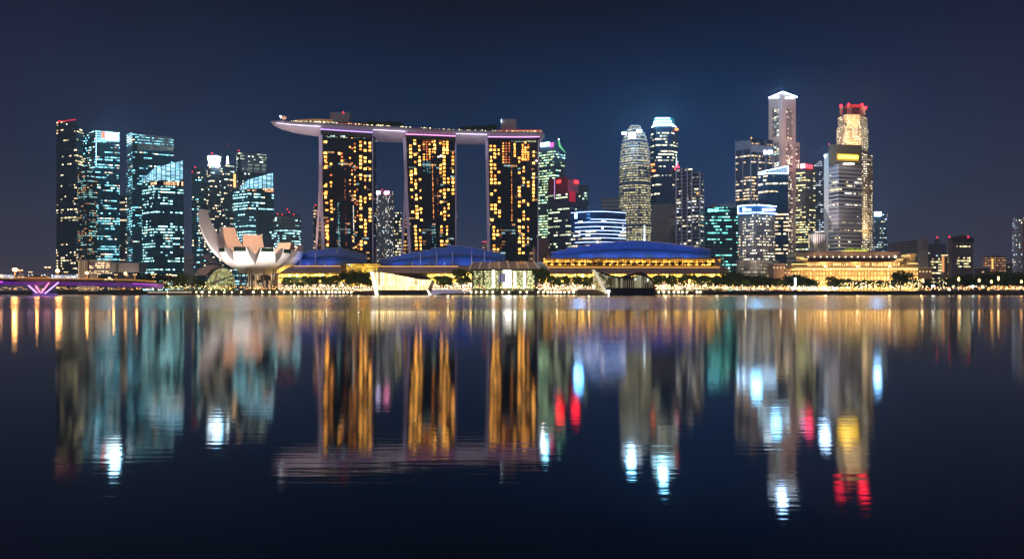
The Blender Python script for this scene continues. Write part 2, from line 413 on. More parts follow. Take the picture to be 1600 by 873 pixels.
shore=[(-2600,760),(X(-300,760),760),(X(228,740),740),(X(236,612),612),(X(250,606),606),(X(560,604),604),(X(1130,602),602),(X(1700,602),602),(2600,602)]
mb=MB()
top=[(x,y,GZ) for x,y in shore]
mb.face(top+[(2600,2600,GZ),(-2600,2600,GZ)])
tag(mb.build('ground',mat('ground_paving',(.09,.085,.08),.8,noise=.3,nscale=.05)),kind='structure')
mb=MB()
for a,b in zip(shore[:-1],shore[1:]): mb.wall(a,b,-1,GZ)
tag(mb.build('quay_wall',mat('quay_stone',(.07,.065,.06),.85,noise=.4,nscale=.4)),'long dark stone quay wall rising from the water','quay wall')
# ================================================================== LEFT TOWERS
dT=(.0004,.021,.036)
m1=fac('facade_left_dark',cw=3.2,ch=4.6,p=.2,fb=.95,block=4,a=(1,.85,.45),b=(1,.6,.3),mix=.2,s=1.4,dim=(.002,.006,.014))
t=tower('office_tower','dark glass tower at the far left end with scattered yellow windows and red roof edge','skyscraper',[(88,1000),(119,985),(130,1000)],[190,191,206],m1)
panel(t,'roof_light_strip',(88,1000),(119,985),.1,1,190,191.2,glow('red_strip',(1,.02,.05),1.2),.2,.4)
beacon(t,93,189,1000)
m2=fac('facade_teal_sloped',cw=3.,ch=4.4,p=.42,fb=.75,block=5,a=TEAL,b=(1,.8,.6),mix=.35,s=1.5,dim=dT)
t=tower('office_tower','teal glass tower with sloping top and glaring white sign, second from the left end','skyscraper',[(127,1010),(150,990),(187,1000)],[213,203,207],m2)
mb=MB()
for k in range(5): panel(t,'',(150,990),(187,1000),.0,1,205+k*3.3,206.4+k*3.3,None,.2,.3,mb=mb)
mb.build('crown_light_strips',glow('cyan_strips',(.3,.75,1),2.2),t)
panel(t,'sign',(150,990),(187,1000),.42,.96,207,219,glow('white_hot_sign',(.75,.95,1),9),.8,.6)
panel(t,'sign_emblem',(150,990),(187,1000),.26,.36,206,216,glow('red_orange_emblem',(1,.1,.05),5),.8,.6)
panel(t,'corner_light',(150,990),(187,1000),0,.02,204,260,M_LEDB,.3,.3)
m3=fac('facade_orange_scatter',cw=2.4,ch=3.8,p=.34,fb=.6,block=3,a=(1,.5,.2),b=(.4,.85,.85),mix=.55,s=.6,dim=(.001,.006,.009))
t=tower('office_tower','lower dark tower with small orange and teal windows between the two left end towers','skyscraper',[(121,970),(136,958),(152,968)],[262,259,272],m3)
beacon(t,128,264,966,.9,glow('orange_lamp_a',(1,.35,.1),5))
t=tower('office_tower','slim grey block with stacked warm lit floors showing between two teal towers','building',[(186,1080),(198,1080)],306,fac('facade_slim_warm',frame=(.1,.09,.1),cw=14,ch=6.7,fx=.95,fy=.4,p=.8,fb=.2,block=1,a=(1,.75,.5),mix=0,s=1.2,dim=(.002,.003,.006)))
m4=fac('facade_teal_a',cw=3.,ch=4.3,p=.5,fb=.75,block=4,a=TEAL,b=(1,.85,.6),mix=.2,s=1.35,dim=dT)
t=tower('office_tower','broad teal tower with pale striped curved top, behind a lower crowned tower at the left','skyscraper',[(198,970),(207,945),(271,965)],[210,207,217],m4)
mb=MB()
for k in range(11): panel(t,'',(207,945),(271,965),.12,1,209.5+k*2.4,210.5+k*2.4,None,.4,.5,mb=mb,py0b=216+k*1.9,py1b=216.9+k*1.9)
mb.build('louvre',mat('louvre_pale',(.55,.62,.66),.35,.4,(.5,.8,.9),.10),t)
panel(t,'lit_screen',(207,945),(271,965),.42,.98,226,234,fac('screen_teal',cw=5,ch=1.6,fx=.9,fy=.6,p=2,fb=0,block=1,a=(.6,.9,.85),mix=0,s=.7),.3,.2)
block(t,'lower_wing',[(207,940),(280,962)],[233,250],m4,depth=25)
m5=fac('facade_teal_b',cw=3.3,ch=4.4,p=.62,fb=.7,block=5,a=(.45,.97,.97),b=(1,.8,.5),mix=.12,s=1.5,dim=dT)
m5c=fac('crown_louvre',glass=(.1,.2,.25),frame=(.02,.06,.1),cw=6.3,ch=2.2,fx=.82,fy=.8,p=2,fb=0,block=1,a=(.66,.93,1),b=(.25,.75,1),mix=.2,s=1.15,dim=(.1,.3,.42))
t=tower('office_tower','teal banded tower with bright louvred crown rising to the right, beside the plain grey block','skyscraper',[(222,900),(242,880),(287,893)],[284,282,281],m5)
block(t,'crown',[(223,901),(242,881),(285.5,894)],[280,262,251],m5c,bot=281.5)
block(t,'orange_floor',[(223,899.5),(242,879.5),(286,892.5)],[286,284.5,283.5],fac('orange_floor',cw=3,ch=9,fx=.8,fy=.9,p=.8,fb=0,block=2,a=(1,.5,.25),mix=0,s=1.2),bot=288)
t=tower('grey_block','plain pale grey block at the foot of the crowned tower, left of the lotus building','building',[(288,860),(303,860)],396,mat('grey_concrete',(.33,.34,.38),.8,noise=.1),depth=20)
panel(t,'floor_line',(288,860),(303,860),0,1,407,408,M_DARK,.1,.1)
m6=fac('facade_blue_slim',cw=3.,ch=4.2,p=.3,fb=.3,block=2,a=(1,.85,.55),b=TEAL,mix=.5,s=1.5,dim=(.001,.008,.014))
t=tower('office_tower','slim dark tower with two red corner lights, right of the grey block','skyscraper',[(300,1005),(319,1000)],263,m6)
beacon(t,305,261,1000); beacon(t,300.5,268,1000)
block(t,'rear_wing',[(318,1030),(332,1030)],286,m6,depth=20)
m7=fac('facade_blue_mid',cw=3.4,ch=4.6,p=.42,fb=.5,block=2,a=(1,.8,.5),b=(.7,1,.9),mix=.4,s=1.3,dim=(.001,.009,.016))
t=tower('office_tower','dark blue tower with a square white sign and thin rooftop antenna, behind the lotus building','skyscraper',[(323,985),(329,972),(346,980)],[243,242,242],m7)
block(t,'right_wing',[(345,965),(352,960),(366,968)],[256,256,258],m7)
sign(t,(323,985),(346,980),.42,1.0,246,251,M_LED,4,proud=12)
panel(t,'sign_board',(323,985),(346,980),.42,1.0,252.3,253.1,M_LED,12,.6)
sign(t,(323,985),(346,980),.44,.98,254,260,glow('logo_white',(.7,.9,1),2.5),3,proud=12)
panel(t,'sign_board',(323,985),(346,980),.42,1.0,260.5,261.2,M_LED,12,.6)
antenna(t,357.5,258,226,970,.8); beacon(t,357.5,225.5,970,.6)
antenna(t,355.5,256,244,965,2.,'lit_mast',glow('mast_white',(.7,.95,1),7)); beacon(t,331,239.5,975,1.1)
panel(t,'light_strip',(345,950),(372,950),.75,.87,272,293,glow('orange_strip',(1,.5,.15),2.2),.5,.5)
m8=fac('facade_teal_c',cw=3.,ch=4.3,p=.4,fb=.8,block=3,a=(.8,1,.8),b=(1,.85,.6),mix=.2,s=1.2,dim=(.001,.009,.015))
t=tower('office_tower','dark tower with horizontal silver stripes on its curved top, behind the smaller crowned tower','skyscraper',[(369,1000),(372,985),(416,1000)],[237,236,241],m8)
mb=MB()
for k in range(12): panel(t,'',(372,985),(416,1000),.12,1,239+k*2.6,239.8+k*2.6,None,.4,.5,mb=mb,py0b=243+k*2.4,py1b=243.8+k*2.4)
mb.build('louvre',mat('louvre_dim',(.4,.45,.5),.35,.4,(.5,.8,.9),.03),t)
mb=MB()
for u0,u1 in ((.34,.5),(.58,.76),(.84,.98)): panel(t,'',(372,985),(416,1000),u0,u1,256,269,None,.2,.2,mb=mb)
mb.build('lit_screen',fac('screen_pale',cw=20,ch=1.9,fx=1,fy=.5,p=3,fb=0,block=1,a=(.7,.95,.85),mix=0,s=.7),t)
beacon(t,373,235,985); beacon(t,415,241.5,1000,.6)
m9=fac('facade_teal_d',cw=3.3,ch=4.6,p=.6,fb=.75,block=5,a=(.42,.92,1),b=(1,.85,.5),mix=.15,s=1.3,dim=dT)
t=tower('office_tower','teal tower with white louvred crown rising to the right just behind the lotus petals','skyscraper',[(364,930),(388,912),(428,925)],[298,296,294],m9)
block(t,'crown',[(375,928),(388,913),(426.5,926)],[292,281,270],m5c,bot=294.5)
block(t,'orange_floor',[(376,927),(388,911.5),(427,924.5)],[296,295,294.5],fac('orange_floor_b',cw=3,ch=9,fx=.8,fy=.9,p=.6,fb=0,block=2,a=(1,.5,.25),mix=0,s=1.2),bot=298)
# rounded low tower
t=thing('office_tower','low rounded tower under construction red lights, right of the lotus building','skyscraper',(X(449,1060),1075,GZ))
def cyl(parent,name,px,pr,Y,prof,m,n=28,squash=.7,cap=M_ROOF):
    cx=X(px,Y+pr/F*Y*squash); r=pr/F*Y; cyy=Y+r*squash; rows=[];uvs=[]
    for py,s in prof:
        z=Z(py,Y) if py<900 else GZ-.5
        rows.append([(X(px,cyy)+r*s*math.cos(2*math.pi*k/n),cyy+r*s*squash*math.sin(2*math.pi*k/n),z) for k in range(n)])
        uvs.append([(2*math.pi*r*k/n,z) for k in range(n)])
    mb=MB(); mb.grid(rows,0,uvs,True); mb.face(rows[-1],None,1); return mb.build(name,[m,cap],parent)
cyl(t,'facade',449,21,1050,[(999,1),(341,1),(337,.97),(334,.8)],fac('facade_round_low',frame=(.16,.17,.2),cw=3.2,ch=4.8,fx=.9,fy=.5,p=.65,fb=.9,block=5,a=(.45,.93,1),b=(1,.9,.7),mix=.2,s=1.5,dim=(.003,.012,.018)))
mb=MB()
for k in range(18):
    z=Z(342+k*5.2,1050); r=21.6/F*1050; c=(X(449,1050+14.7),1050+r*.7)
    e=[(c[0]+r*math.cos(a/24*2*math.pi),c[1]+r*.7*math.sin(a/24*2*math.pi)) for a in range(24)]
    mb.prism(e,z-.35,z+.35,0,0)
mb.build('floor_edge',mat('floor_edge_grey',(.3,.3,.36),.6),t)
mb=MB()
for px,h in ((440,328),(449,322),(456,327)): mb.tube(P(px,336,1060),P(px,h,1060),.5,.3,6)
mb.tube(P(430,335,1056),P(468,336,1056),.4,.4,6); mb.build('rooftop_frame',M_DARK,t)
for px,py in ((434,334),(441,335),(449,327),(452,331),(459,335),(427,336)): beacon(t,px,py,1045,.9)
beacon(t,431,341,1045,1.4,glow('cyan_lamp',(.5,1,1),6))
t=tower('office_tower','very slim dark block with a red top light peeping left of the first hotel tower','building',[(489.5,1120),(499,1120)],321,fac('facade_sliver',cw=3,ch=6,p=.4,fb=.2,block=2,a=(1,.6,.4),mix=0,s=.8,dim=(.002,.004,.008)))
beacon(t,493,320,1115,1.1)
# ================================================================== BETWEEN THE HOTEL TOWERS
t=tower('office_tower','grey gridded tower with pink and white top lights between the first two hotel towers','skyscraper',[(582,1110),(606,1100),(615.5,1112)],[298,297,299],fac('facade_grid_grey',glass=(.02,.025,.035),frame=(.16,.17,.21),cw=2.6,ch=3.6,fx=.7,fy=.6,p=.28,fb=.2,block=1,a=(1,.9,.7),b=(.8,.9,1),mix=.4,s=.9,dim=(.02,.022,.028)))
panel(t,'sign',(582,1110),(606,1100),.12,.5,299,304,glow('violet_sign',(.75,.6,1),9),.6,.6)
panel(t,'sign',(582,1110),(606,1100),.78,1.1,299,304,glow('pink_sign',(1,.25,.5),8),.6,.6)
beacon(t,597,296,1100,.8)
t=tower('office_tower','narrow dark tower with warm windows right of the grey gridded tower','building',[(614,1150),(627,1150)],332,fac('facade_narrow',cw=3.5,ch=6,p=.6,fb=.2,block=1,a=(1,.8,.4),b=(1,1,.9),mix=.4,s=1.2,dim=(.004,.006,.012)))
beacon(t,614.5,330.5,1145,1.3,glow('bluewhite_lamp',(.7,.8,1),9))
t=tower('small_building','small warm lit block with a red roof line between the middle and right hotel towers','building',[(753,1000),(765,1000)],378,fac('facade_small',cw=3.2,ch=4.6,fx=.7,fy=.6,p=1.4,fb=.1,block=1,a=(1,.7,.5),mix=0,s=1))
panel(t,'roof_edge',(753,1000),(765,1000),0,1,377,378.5,glow('red_soft',(1,.1,.2),1.2),.3,.3)
# ================================================================== CENTRE RIGHT
m=fac('facade_green',cw=3.4,ch=4.6,p=.72,fb=.5,block=3,a=(.72,1,.5),b=(.5,1,.8),mix=.35,s=1.1,dim=(.001,.008,.01))
t=tower('office_tower','dark green lit tower with a leaf shaped green roof fin, right of the hotel','skyscraper',[(840,1010),(866,995),(883,1006)],[237,236,241],m)
block(t,'roof_box',[(841,1012),(866,998),(871,1003)],[221,220,221],mat('navy_panel',(.02,.04,.08),.4))
mb=MB()
pts=[(872,218),(874.5,221),(877,229),(884.5,239),(879,234),(873.5,229)]
f=[P(a,b,1002) for a,b in pts]; g=[q+Vector((0,3,0)) for q in f]
mb.face(f); mb.face(g[::-1])
for i in range(6): j=(i+1)%6; mb.face([f[j],f[i],g[i],g[j]])
mb.build('roof_fin',glow('green_fin',(.15,.75,.3),1.1),t); beacon(t,873,217.5,1001,.9,M_LED)
panel(t,'sign',(840,1010),(866,995),.18,.72,224,230,glow('cyan_sign',(.45,.85,1),9),.6,.6)
panel(t,'sign_emblem',(840,1010),(866,995),.74,.95,224,230,glow('magenta_sign',(1,.05,.25),5),.6,.6)
m=fac('facade_redcap',cw=3.6,ch=4.6,p=.5,fb=.95,block=7,a=(.8,1,.6),b=(1,.9,.6),mix=.3,s=1.2,dim=(.001,.005,.007))
t=tower('office_tower','dark tower with red glowing roof emblems and red panel, in front of the green tower','skyscraper',[(856,935),(887,915),(903.5,925)],[281,278,280],m)
panel(t,'top_cladding',(856,935),(887,915),.05,1,280,305,mat('maroon_panel',(.06,.02,.03),.5,emis=(.5,.0,.04),es=.03),.25,.2)
panel(t,'side_cladding',(887,915),(903.5,925),0,1,280,300,mat('grey_panel',(.22,.2,.24),.6),.25,.2)
panel(t,'red_panel',(887,915),(903.5,925),.12,.72,298,315,mat('red_panel',(.4,.03,.05),.6,emis=(1,.02,.05),es=.25),.6,.2)
for c0,c1,u0,u1 in (((856,935),(887,915),.48,.66),((887,915),(903.5,925),.62,.98)):
    panel(t,'sign',c0,c1,u0,u1,282,286.5,glow('red_sign',(1,.012,.015),11),.8,.6)
mb=MB()
for k in range(12): mb.ball(P(866.5,280+k*2.7,912),.55,6,4)
mb.build('light_string',glow('violet_dots',(.8,.45,1),4),t)
t=tower('office_tower','slim dark tower with pale green lit floors just right of the red capped tower','building',[(903,965),(917,958),(920,970)],[290,289,290],fac('facade_slim_green',cw=3.4,ch=4.6,p=.45,fb=.9,block=4,a=(.6,1,.7),b=(.9,1,.7),mix=.3,s=1.1,dim=(.002,.006,.01)))
t=tower('service_block','small windowless light grey block at the foot of the right hotel tower','building',[(838,800),(857.5,800)],372,mat('lightgrey_metal',(.45,.45,.52),.5,noise=.1),depth=14)
block(t,'base_step',[(836,792),(854,792)],394,mat('grey_metal_b',(.35,.33,.38),.5),depth=6)
# blue striped curved block
t=thing('office_block','low wide blue building wrapped in thin white light lines, bright sign at its top left','building',(X(935,870),890,GZ))
mb=MB(); n=14; rows=[]; uv=[]
def curveblk(px0,px1,Y0,bulge,n): return [(X(px0+(px1-px0)*i/n, Y0-bulge*math.sin(math.pi*i/n)+ (0)),Y0-bulge*math.sin(math.pi*i/n)) for i in range(n+1)]
cf=curveblk(892,978,880,16,n)
zt=Z(328,868); mb.prism(cf+[(cf[-1][0]*1.04,cf[-1][1]*1.04),(cf[0][0]*1.04,cf[0][1]*1.04)],GZ-.5,zt,0,1)
mb.build('facade',[fac('facade_blue',glass=(.006,.02,.06),frame=(.01,.03,.08),cw=4,ch=5.2,p=.28,fb=.9,block=3,a=(1,.85,.55),b=(.9,.95,1),mix=.3,s=1.2,dim=(.002,.011,.04)),M_ROOF],t)
M_LL=glow('white_lines',(.42,.55,1),5.5)
for k,(py,i0,i1) in enumerate([(330.5,0,14),(342.5,5,14),(347,1,14),(354,1,14),(360,1,14),(365.5,2,14),(371.5,3,14),(378,1,14),(384.5,4,14),(391,1,9)]):
    mb=MB(); z=Z(py,864); q=cf[i0:i1+1]
    mb.prism([(a[0],a[1]-.9) for a in q]+[(a[0],a[1]-.1) for a in reversed(q)],z-.32,z+.32); mb.build('light_line',M_LL,t)
panel(t,'sign',(892,880),(922,870),.22,.72,333.5,341.5,glow('blue_white_sign',(.4,.78,1),10),1.6,.6)
mb=MB(); mb.tube(P(900,392,850),P(900,387,850),1.2,.1,6); mb.tube(P(909,392,850),P(909,386,850),1.2,.1,6); mb.build('roof_spike',M_PALE,t)
t=tower('office_block','pale grey low block with rows of dark slots seen behind the round tower','building',[(940,1200),(970,1200)],309,fac('facade_slots',glass=(.01,.012,.02),frame=(.22,.22,.27),cw=6,ch=8,fx=.75,fy=.4,p=0,fb=0,s=0),depth=20)
# round tower
t=thing('office_tower','round tower with glowing curved floor rings and a domed white lit top','skyscraper',(X(992,1030),1030,GZ))
prof=[(999,1),(330,1),(290,.985),(255,.95),(240,.92),(225,.85),(212,.73),(204,.6),(198,.46),(191.5,.3)]
m=fac('facade_round',glass=(.02,.03,.05),frame=(.06,.07,.1),cw=2.6,ch=4.3,fx=.82,fy=.62,p=1.15,fb=.45,block=2,a=(1,.86,.38),b=(1,.95,.6),mix=.4,s=1.9,dim=(.012,.016,.022))
cyl(t,'facade',992,25,1000,prof,m,40,.75)
def rat(py):
    for (a,s),(b,q) in zip(prof[:-1],prof[1:]):
        if b<=py<=a: return s+(q-s)*(a-py)/(a-b)
    return .3
mb=MB(); mbl=MB(); r0=25/F*1000; cyy=1000+r0*.75; cxx=X(992,cyy)
py=193
k=0
while py<395:
    s=rat(py) if py<330 else 1; z=Z(py,1000); r=r0*s+.9
    e=[(cxx+r*math.cos(a/36*2*math.pi),cyy+r*.75*math.sin(a/36*2*math.pi)) for a in range(36)]
    q=mbl if (py<258) else mb
    q.prism(e,z-.42,z+.42,0,0); py+=5.6
mb.build('floor_ring',mat('ring_metal',(.5,.5,.5),.4,.3,(1,.9,.7),.08),t)
mbl.build('lit_floor_ring',mat('ring_lit',(.6,.62,.65),.4,0,(.75,.85,1),.42),t)  # floodlight put into the rings as emission, stronger on the upper ones
for px,py in ((975,209),(986,214),(998,206)):
    mb=MB(); c=P(px,py,1000-4 if px==986 else 1004)
    if px==986: mb.box(c.x-5.2,c.x+5.2,c.y-9,c.y-7,c.z-5,c.z+5)
    else: mb.box(c.x-4,c.x+4,c.y-4,c.y-2,c.z-1.8,c.z+1.8)
    mb.build('sign',M_LED,t)
mb=MB(); c=P(1007,383,990); mb.tube(c,P(1007,352,990),1.3,.8,6); mb.build('vertical_light',glow('vlight',(.7,.9,1),4),t)
# crowned tower
t=tower('office_tower','dark blue tower with a brilliant white stepped light crown, right of the round tower','skyscraper',[(1017,1075),(1025,1062),(1050,1062),(1059.5,1075)],197,fac('facade_navy',glass=(.005,.014,.04),frame=(.01,.02,.04),cw=3.4,ch=5.6,p=.35,fb=1,block=6,a=(1,.95,.6),b=(.8,1,.9),mix=.3,s=1.3,dim=(.001,.006,.02)))
mb=MB()
for py,a,b in ((184.3,1022,1048),(189,1021,1051),(193.5,1019.5,1053.5),(196.2,1018,1057)):
    q=plan([(a,1075-2),(a+3,1061),(b-3,1061),(b,1073)],20); z=Z(py,1061); mb.prism(q,z-.4,z+.4,0,0)
mb.build('crown_light_ring',glow('crown_led',(.5,.85,1),11),t)
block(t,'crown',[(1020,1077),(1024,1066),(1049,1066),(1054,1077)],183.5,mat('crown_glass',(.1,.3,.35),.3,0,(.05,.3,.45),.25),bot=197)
mb=MB()
for px,py,m_ in ((1057,202.5,1),(1019.5,257.5,1),(1021,267,0)):
    c=P(px,py,1066); mb.box(c.x-3,c.x+3,c.y-2,c.y,c.z-1.6,c.z+1.6)
mb.build('corner_light',glow('orange_red',(1,.18,.04),6),t)
mb=MB()
for i,(w,z0) in enumerate(((5,0),(3.6,3),(2.2,6),(1,9))): 
    c=P(1058,266,1050); mb.box(c.x-w,c.x+w,c.y-3,c.y,c.z+z0,c.z+z0+2.6)
mb.build('tree_sign',glow('red_tree',(1,.05,.12),3),t)
antenna(t,1057,262,246,1049,1.,'lit_mast',glow('mast2',(.6,.9,1),5))
t=tower('office_block','beige ribbed mid height block tucked below the crowned blue tower','building',[(1018,965),(1046,955),(1054,965)],[319,318,320],fac('facade_ribs',glass=(.02,.02,.025),frame=(.25,.22,.22),cw=40,ch=3.6,fx=1,fy=.5,p=.05,fb=0,s=.5,dim=(.01,.01,.012)))
m=fac('facade_whiteframe',glass=(.008,.012,.03),frame=(.04,.045,.07),cw=3.2,ch=4.8,p=.5,fb=.7,block=3,a=(1,.9,.6),b=(.85,.9,1),mix=.4,s=1.1,dim=(.003,.005,.014))
t=tower('office_tower','tower in a pale lattice frame of slabs and posts, right of the beige ribbed block','skyscraper',[(1056,945),(1082,930)],[263,262],m)
block(t,'right_wing',[(1080,926),(1093,922),(1099.5,935)],268,m)
M_FR=mat('pale_frame',(.5,.48,.56),.5)
slabs(t,'floor_slab',[(1056,945),(1082,930)],267,395,23,M_FR,out=1.4,th=.8)
slabs(t,'floor_slab',[(1080,926),(1093,922),(1099.5,935)],270,395,22,M_FR,out=1.6,th=.9)
mb=MB()
for px,Y in ((1056.4,943),(1065,938),(1073.5,933),(1080.5,923.5),(1093,919.5)):
    mb.tube((X(px,Y),Y-1,GZ),(X(px,Y),Y-1,Z(262 if px<1080 else 268,Y)),1.,1.,6)
mb.build('frame_post',M_FR,t)
beacon(t,1090,302,915,1.6,glow('amber_lamp',(1,.5,.1),2))
t=tower('office_block','dark teal box shaped office block with a small cyan sign at its top left','building',[(1101,905),(1153,905)],324,fac('facade_darkteal',glass=(.003,.012,.02),frame=(.006,.02,.03),cw=3.2,ch=5.,p=.28,fb=.4,block=3,a=(.2,1,.85),b=(.5,1,.9),mix=.4,s=1.,dim=(.0005,.007,.013)))
block(t,'rooftop_plant',[(1125,908),(1148,908)],318.5,mat('plant_grey',(.3,.3,.34),.7),bot=324,depth=12)
block(t,'rooftop_hut',[(1110,908),(1120,908)],320,mat('hut_red',(.25,.1,.12),.7),bot=324,depth=8)
sign(t,(1101,905),(1153,905),.09,.17,326.5,331.5,glow('cyan_letters',(.2,.85,1),4),1,name='sign_emblem')
sign(t,(1101,905),(1153,905),.18,.42,326.8,330.8,glow('cyan_letters',(.2,.85,1),4),4)
# ================================================================== RIGHT CLUSTER
m=fac('facade_bays',glass=(.01,.015,.03),frame=(.05,.06,.09),cw=2.8,ch=5.3,fx=.92,fy=.5,p=.5,fb=1,block=9,a=(1,.6,.3),b=(1,.8,.55),mix=.4,s=1.1,dim=(.002,.004,.012))
cs=[(1149,1005),(1172,990),(1207,1002)]
t=tower('office_tower','broad blue grey tower with warm lit floors, directly left of the tallest pale tower','skyscraper',cs,[219,217,219],m)
panel(t,'top_cladding',cs[0],cs[1],.0,1,222,236,mat('bluegrey_clad',(.2,.22,.3),.5),.3,.3)
panel(t,'top_cladding',cs[1],cs[2],.0,1,226,237,mat('pale_clad',(.42,.42,.5),.5),.3,.3)
mb=MB()
for c0,c1,us in ((cs[0],cs[1],(0,.5)),(cs[1],cs[2],(0,.33,.66,.98))):
    for u in us: panel(t,'',c0,c1,u,u+.03,219,430,None,.3,1.2,mb=mb)
mb.build('mullion_fin',mat('fin_bluegrey',(.3,.33,.42),.5),t)
sign(t,cs[1],cs[2],.6,.98,235.5,241,M_LED,4,proud=1.2); beacon(t,1174,215.5,988,1.1,glow('orange_lamp_b',(1,.4,.1),4))
# tallest pale tower
cs=[(1201,1122),(1222,1088),(1243.5,1118)]
SU=mat('floodlit_stone',(.5,.42,.4),.7,noise=.08,nscale=.05)
t=tower('office_tower','tallest pale stone tower with white light edge round its roof and window strips','skyscraper',cs,145,SU)
block(t,'shoulder',[(1240,1135),(1249.5,1140)],222,SU,depth=22)
wm_=fac('window_strip',glass=(.008,.012,.03),frame=(.32,.27,.26),cw=7,ch=4.4,fx=.8,fy=.6,p=.5,fb=.4,block=1,a=(.6,1,.8),b=(1,.9,.6),mix=.4,s=1.1,dim=(.004,.006,.014))
for a,b in ((172,215),(225,262)): panel(t,'window_bay',cs[0],cs[1],.3,.75,a,b,wm_,.2,.3)
wm2=fac('window_strip_b',glass=(.012,.012,.025),frame=(.4,.33,.3),cw=5,ch=4.4,fx=.75,fy=.55,p=.4,fb=.3,block=1,a=(1,.8,.5),b=(1,.95,.7),mix=.4,s=1.1,dim=(.008,.006,.01))
for a,b in ((169,216),(224,262),(266,320),(325,400)): panel(t,'window_bay',cs[1],cs[2],.28,.72,a,b,wm2,.2,.3)
panel(t,'window_bay',(1240,1135),(1249.5,1140),.3,.9,229,400,wm2,.2,.3)
mb=MB()
z=Z(143.2,1084)
for a,b in ((cs[0],cs[1]),(cs[1],cs[2])):
    A=Vector((X(a[0]+(-1 if a[0]<1210 else 0),a[1]),a[1]-3,z)); B=Vector((X(b[0]+(1 if b[0]>1230 else 0),b[1]),b[1]-3,z)); mb.tube(A,B,.75,.75,6)
mb.build('roof_light_edge',glow('roof_led',(.62,.82,1),16),t)
sign(t,cs[0],cs[1],.25,.8,151.2,154.4,glow('roof_letters',(.7,.88,1),3),5); sign(t,cs[1],cs[2],.2,.8,151.2,154.4,glow('roof_letters',(.7,.88,1),3),5)
# blue tower with crown sign
cs=[(1185,936),(1199,924),(1231.5,921)]
m=fac('facade_deepblue',glass=(.004,.02,.05),frame=(.005,.02,.05),cw=4,ch=6.2,fx=.94,fy=.5,p=.42,fb=1,block=5,a=(1,.72,.4),b=(1,.9,.65),mix=.4,s=1.3,dim=(.0008,.009,.024))
t=tower('office_tower','deep blue tower whose white light crown rises to the right, before the tallest pale tower','skyscraper',cs,[273,272,270],m)
mb=MB()
panel(t,'',cs[0],cs[1],0,1,272.5,273.6,None,.4,.6,mb=mb,py0b=270.2,py1b=271.5); panel(t,'',cs[1],cs[2],0,1,270.4,271.4,None,.4,.6,mb=mb,py0b=270.6,py1b=271.8)
panel(t,'',cs[0],cs[1],0,1,269.5,270.3,None,.4,.6,mb=mb,py0b=266,py1b=267); panel(t,'',cs[1],cs[2],0,1,266,267,None,.4,.6,mb=mb,py0b=259,py1b=260); panel(t,'',cs[1],cs[2],.97,1,259.5,270.5,None,.4,.6,mb=mb)
mb.build('crown_light_line',glow('crown_b',(.5,.8,1),12),t)
mb=MB()
for k in range(8):
    u=.04+k*.115; panel(t,'',cs[1],cs[2],u,u+.07,266.6-k*.8,270,None,.5,.5,mb=mb)
for k in range(4): panel(t,'',cs[0],cs[1],.1+k*.22,.24+k*.22,270-k*.8,272.4-k*.5,None,.5,.5,mb=mb)
mb.build('sign',glow('crown_letters',(.3,.65,1),1.2),t)
# lit-crown grid tower with podium
cs=[(1154,835),(1182,815),(1211,830)]
m=fac('facade_stone_grid',glass=(.02,.022,.03),frame=(.3,.28,.29),cw=2.8,ch=4.1,fx=.6,fy=.52,p=.6,fb=.35,block=2,a=(1,.85,.55),b=(1,.95,.8),mix=.5,s=1.25,dim=(.03,.028,.03))
t=tower('office_tower','grey stone gridded tower with a blue crown outlined in white neon, above the waterfront trees','skyscraper',cs,[322,320,323],m)
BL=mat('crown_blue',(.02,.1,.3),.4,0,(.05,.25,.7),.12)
block(t,'crown',[(1153.6,833.5),(1182,813.5),(1211.4,828.5)],[321.5,319.6,322.5],BL,bot=334)
mb=MB()
for a,b in ((cs[0],cs[1]),(cs[1],cs[2])):
    for y0,y1,y0b,y1b in ((321.8,322.7,320.,320.9),(333.2,334.1,332,332.9)):
        if a is cs[1]: y0,y1,y0b,y1b=y0b,y1b,y0+.6,y1+.6
        panel(t,'',a,b,0,1,y0,y1,None,2.2,.8,mb=mb,py0b=y0b,py1b=y1b)
panel(t,'',cs[0],cs[1],0,.035,321.8,334,None,2.2,.8,mb=mb)
mb.build('neon_outline',glow('neon_white',(.5,.78,1),13),t)
sign(t,cs[0],cs[1],.3,.4,325,330.5,M_LED,1,proud=3,name='sign_emblem'); sign(t,cs[0],cs[1],.45,.75,326,330,glow('soft_letters',(.7,.9,1),2.2),4,proud=3)
sign(t,cs[1],cs[2],.25,.92,325.8,330.2,glow('soft_letters',(.7,.9,1),2.2),8,proud=3)
mp=fac('podium_grid',glass=(.03,.028,.03),frame=(.36,.31,.28),cw=3.4,ch=5.,fx=.55,fy=.7,p=1.3,fb=.2,block=2,a=(1,.75,.35),b=(1,.9,.7),mix=.5,s=.9,dim=(.05,.04,.03))
block(t,'podium',[(1151,830),(1182,806),(1216,826)],407,mp)
block(t,'podium_cornice',[(1149.5,829),(1182,804.5),(1217,825)],405.5,M_STONE,bot=408)
m=fac('facade_gridyellow',glass=(.015,.018,.02),frame=(.07,.07,.08),cw=3.4,ch=4.8,p=.62,fb=.85,block=4,a=(1,.85,.35),b=(.8,1,.8),mix=.35,s=1.25,dim=(.008,.01,.012))
cs=[(1243,1130),(1258,1120),(1274,1130)]
t=tower('office_tower','dark gridded tower with a pink and red rooftop sign, right of the tall pale tower','skyscraper',cs,[263,262,263],m)
panel(t,'sign_emblem',cs[0],cs[1],.55,.98,256.5,263,glow('magenta_white',(1,.35,.6),10),.8,.8); panel(t,'sign',cs[1],cs[2],.05,.65,257,262.5,glow('red_white',(1,.02,.03),10),.8,.8)
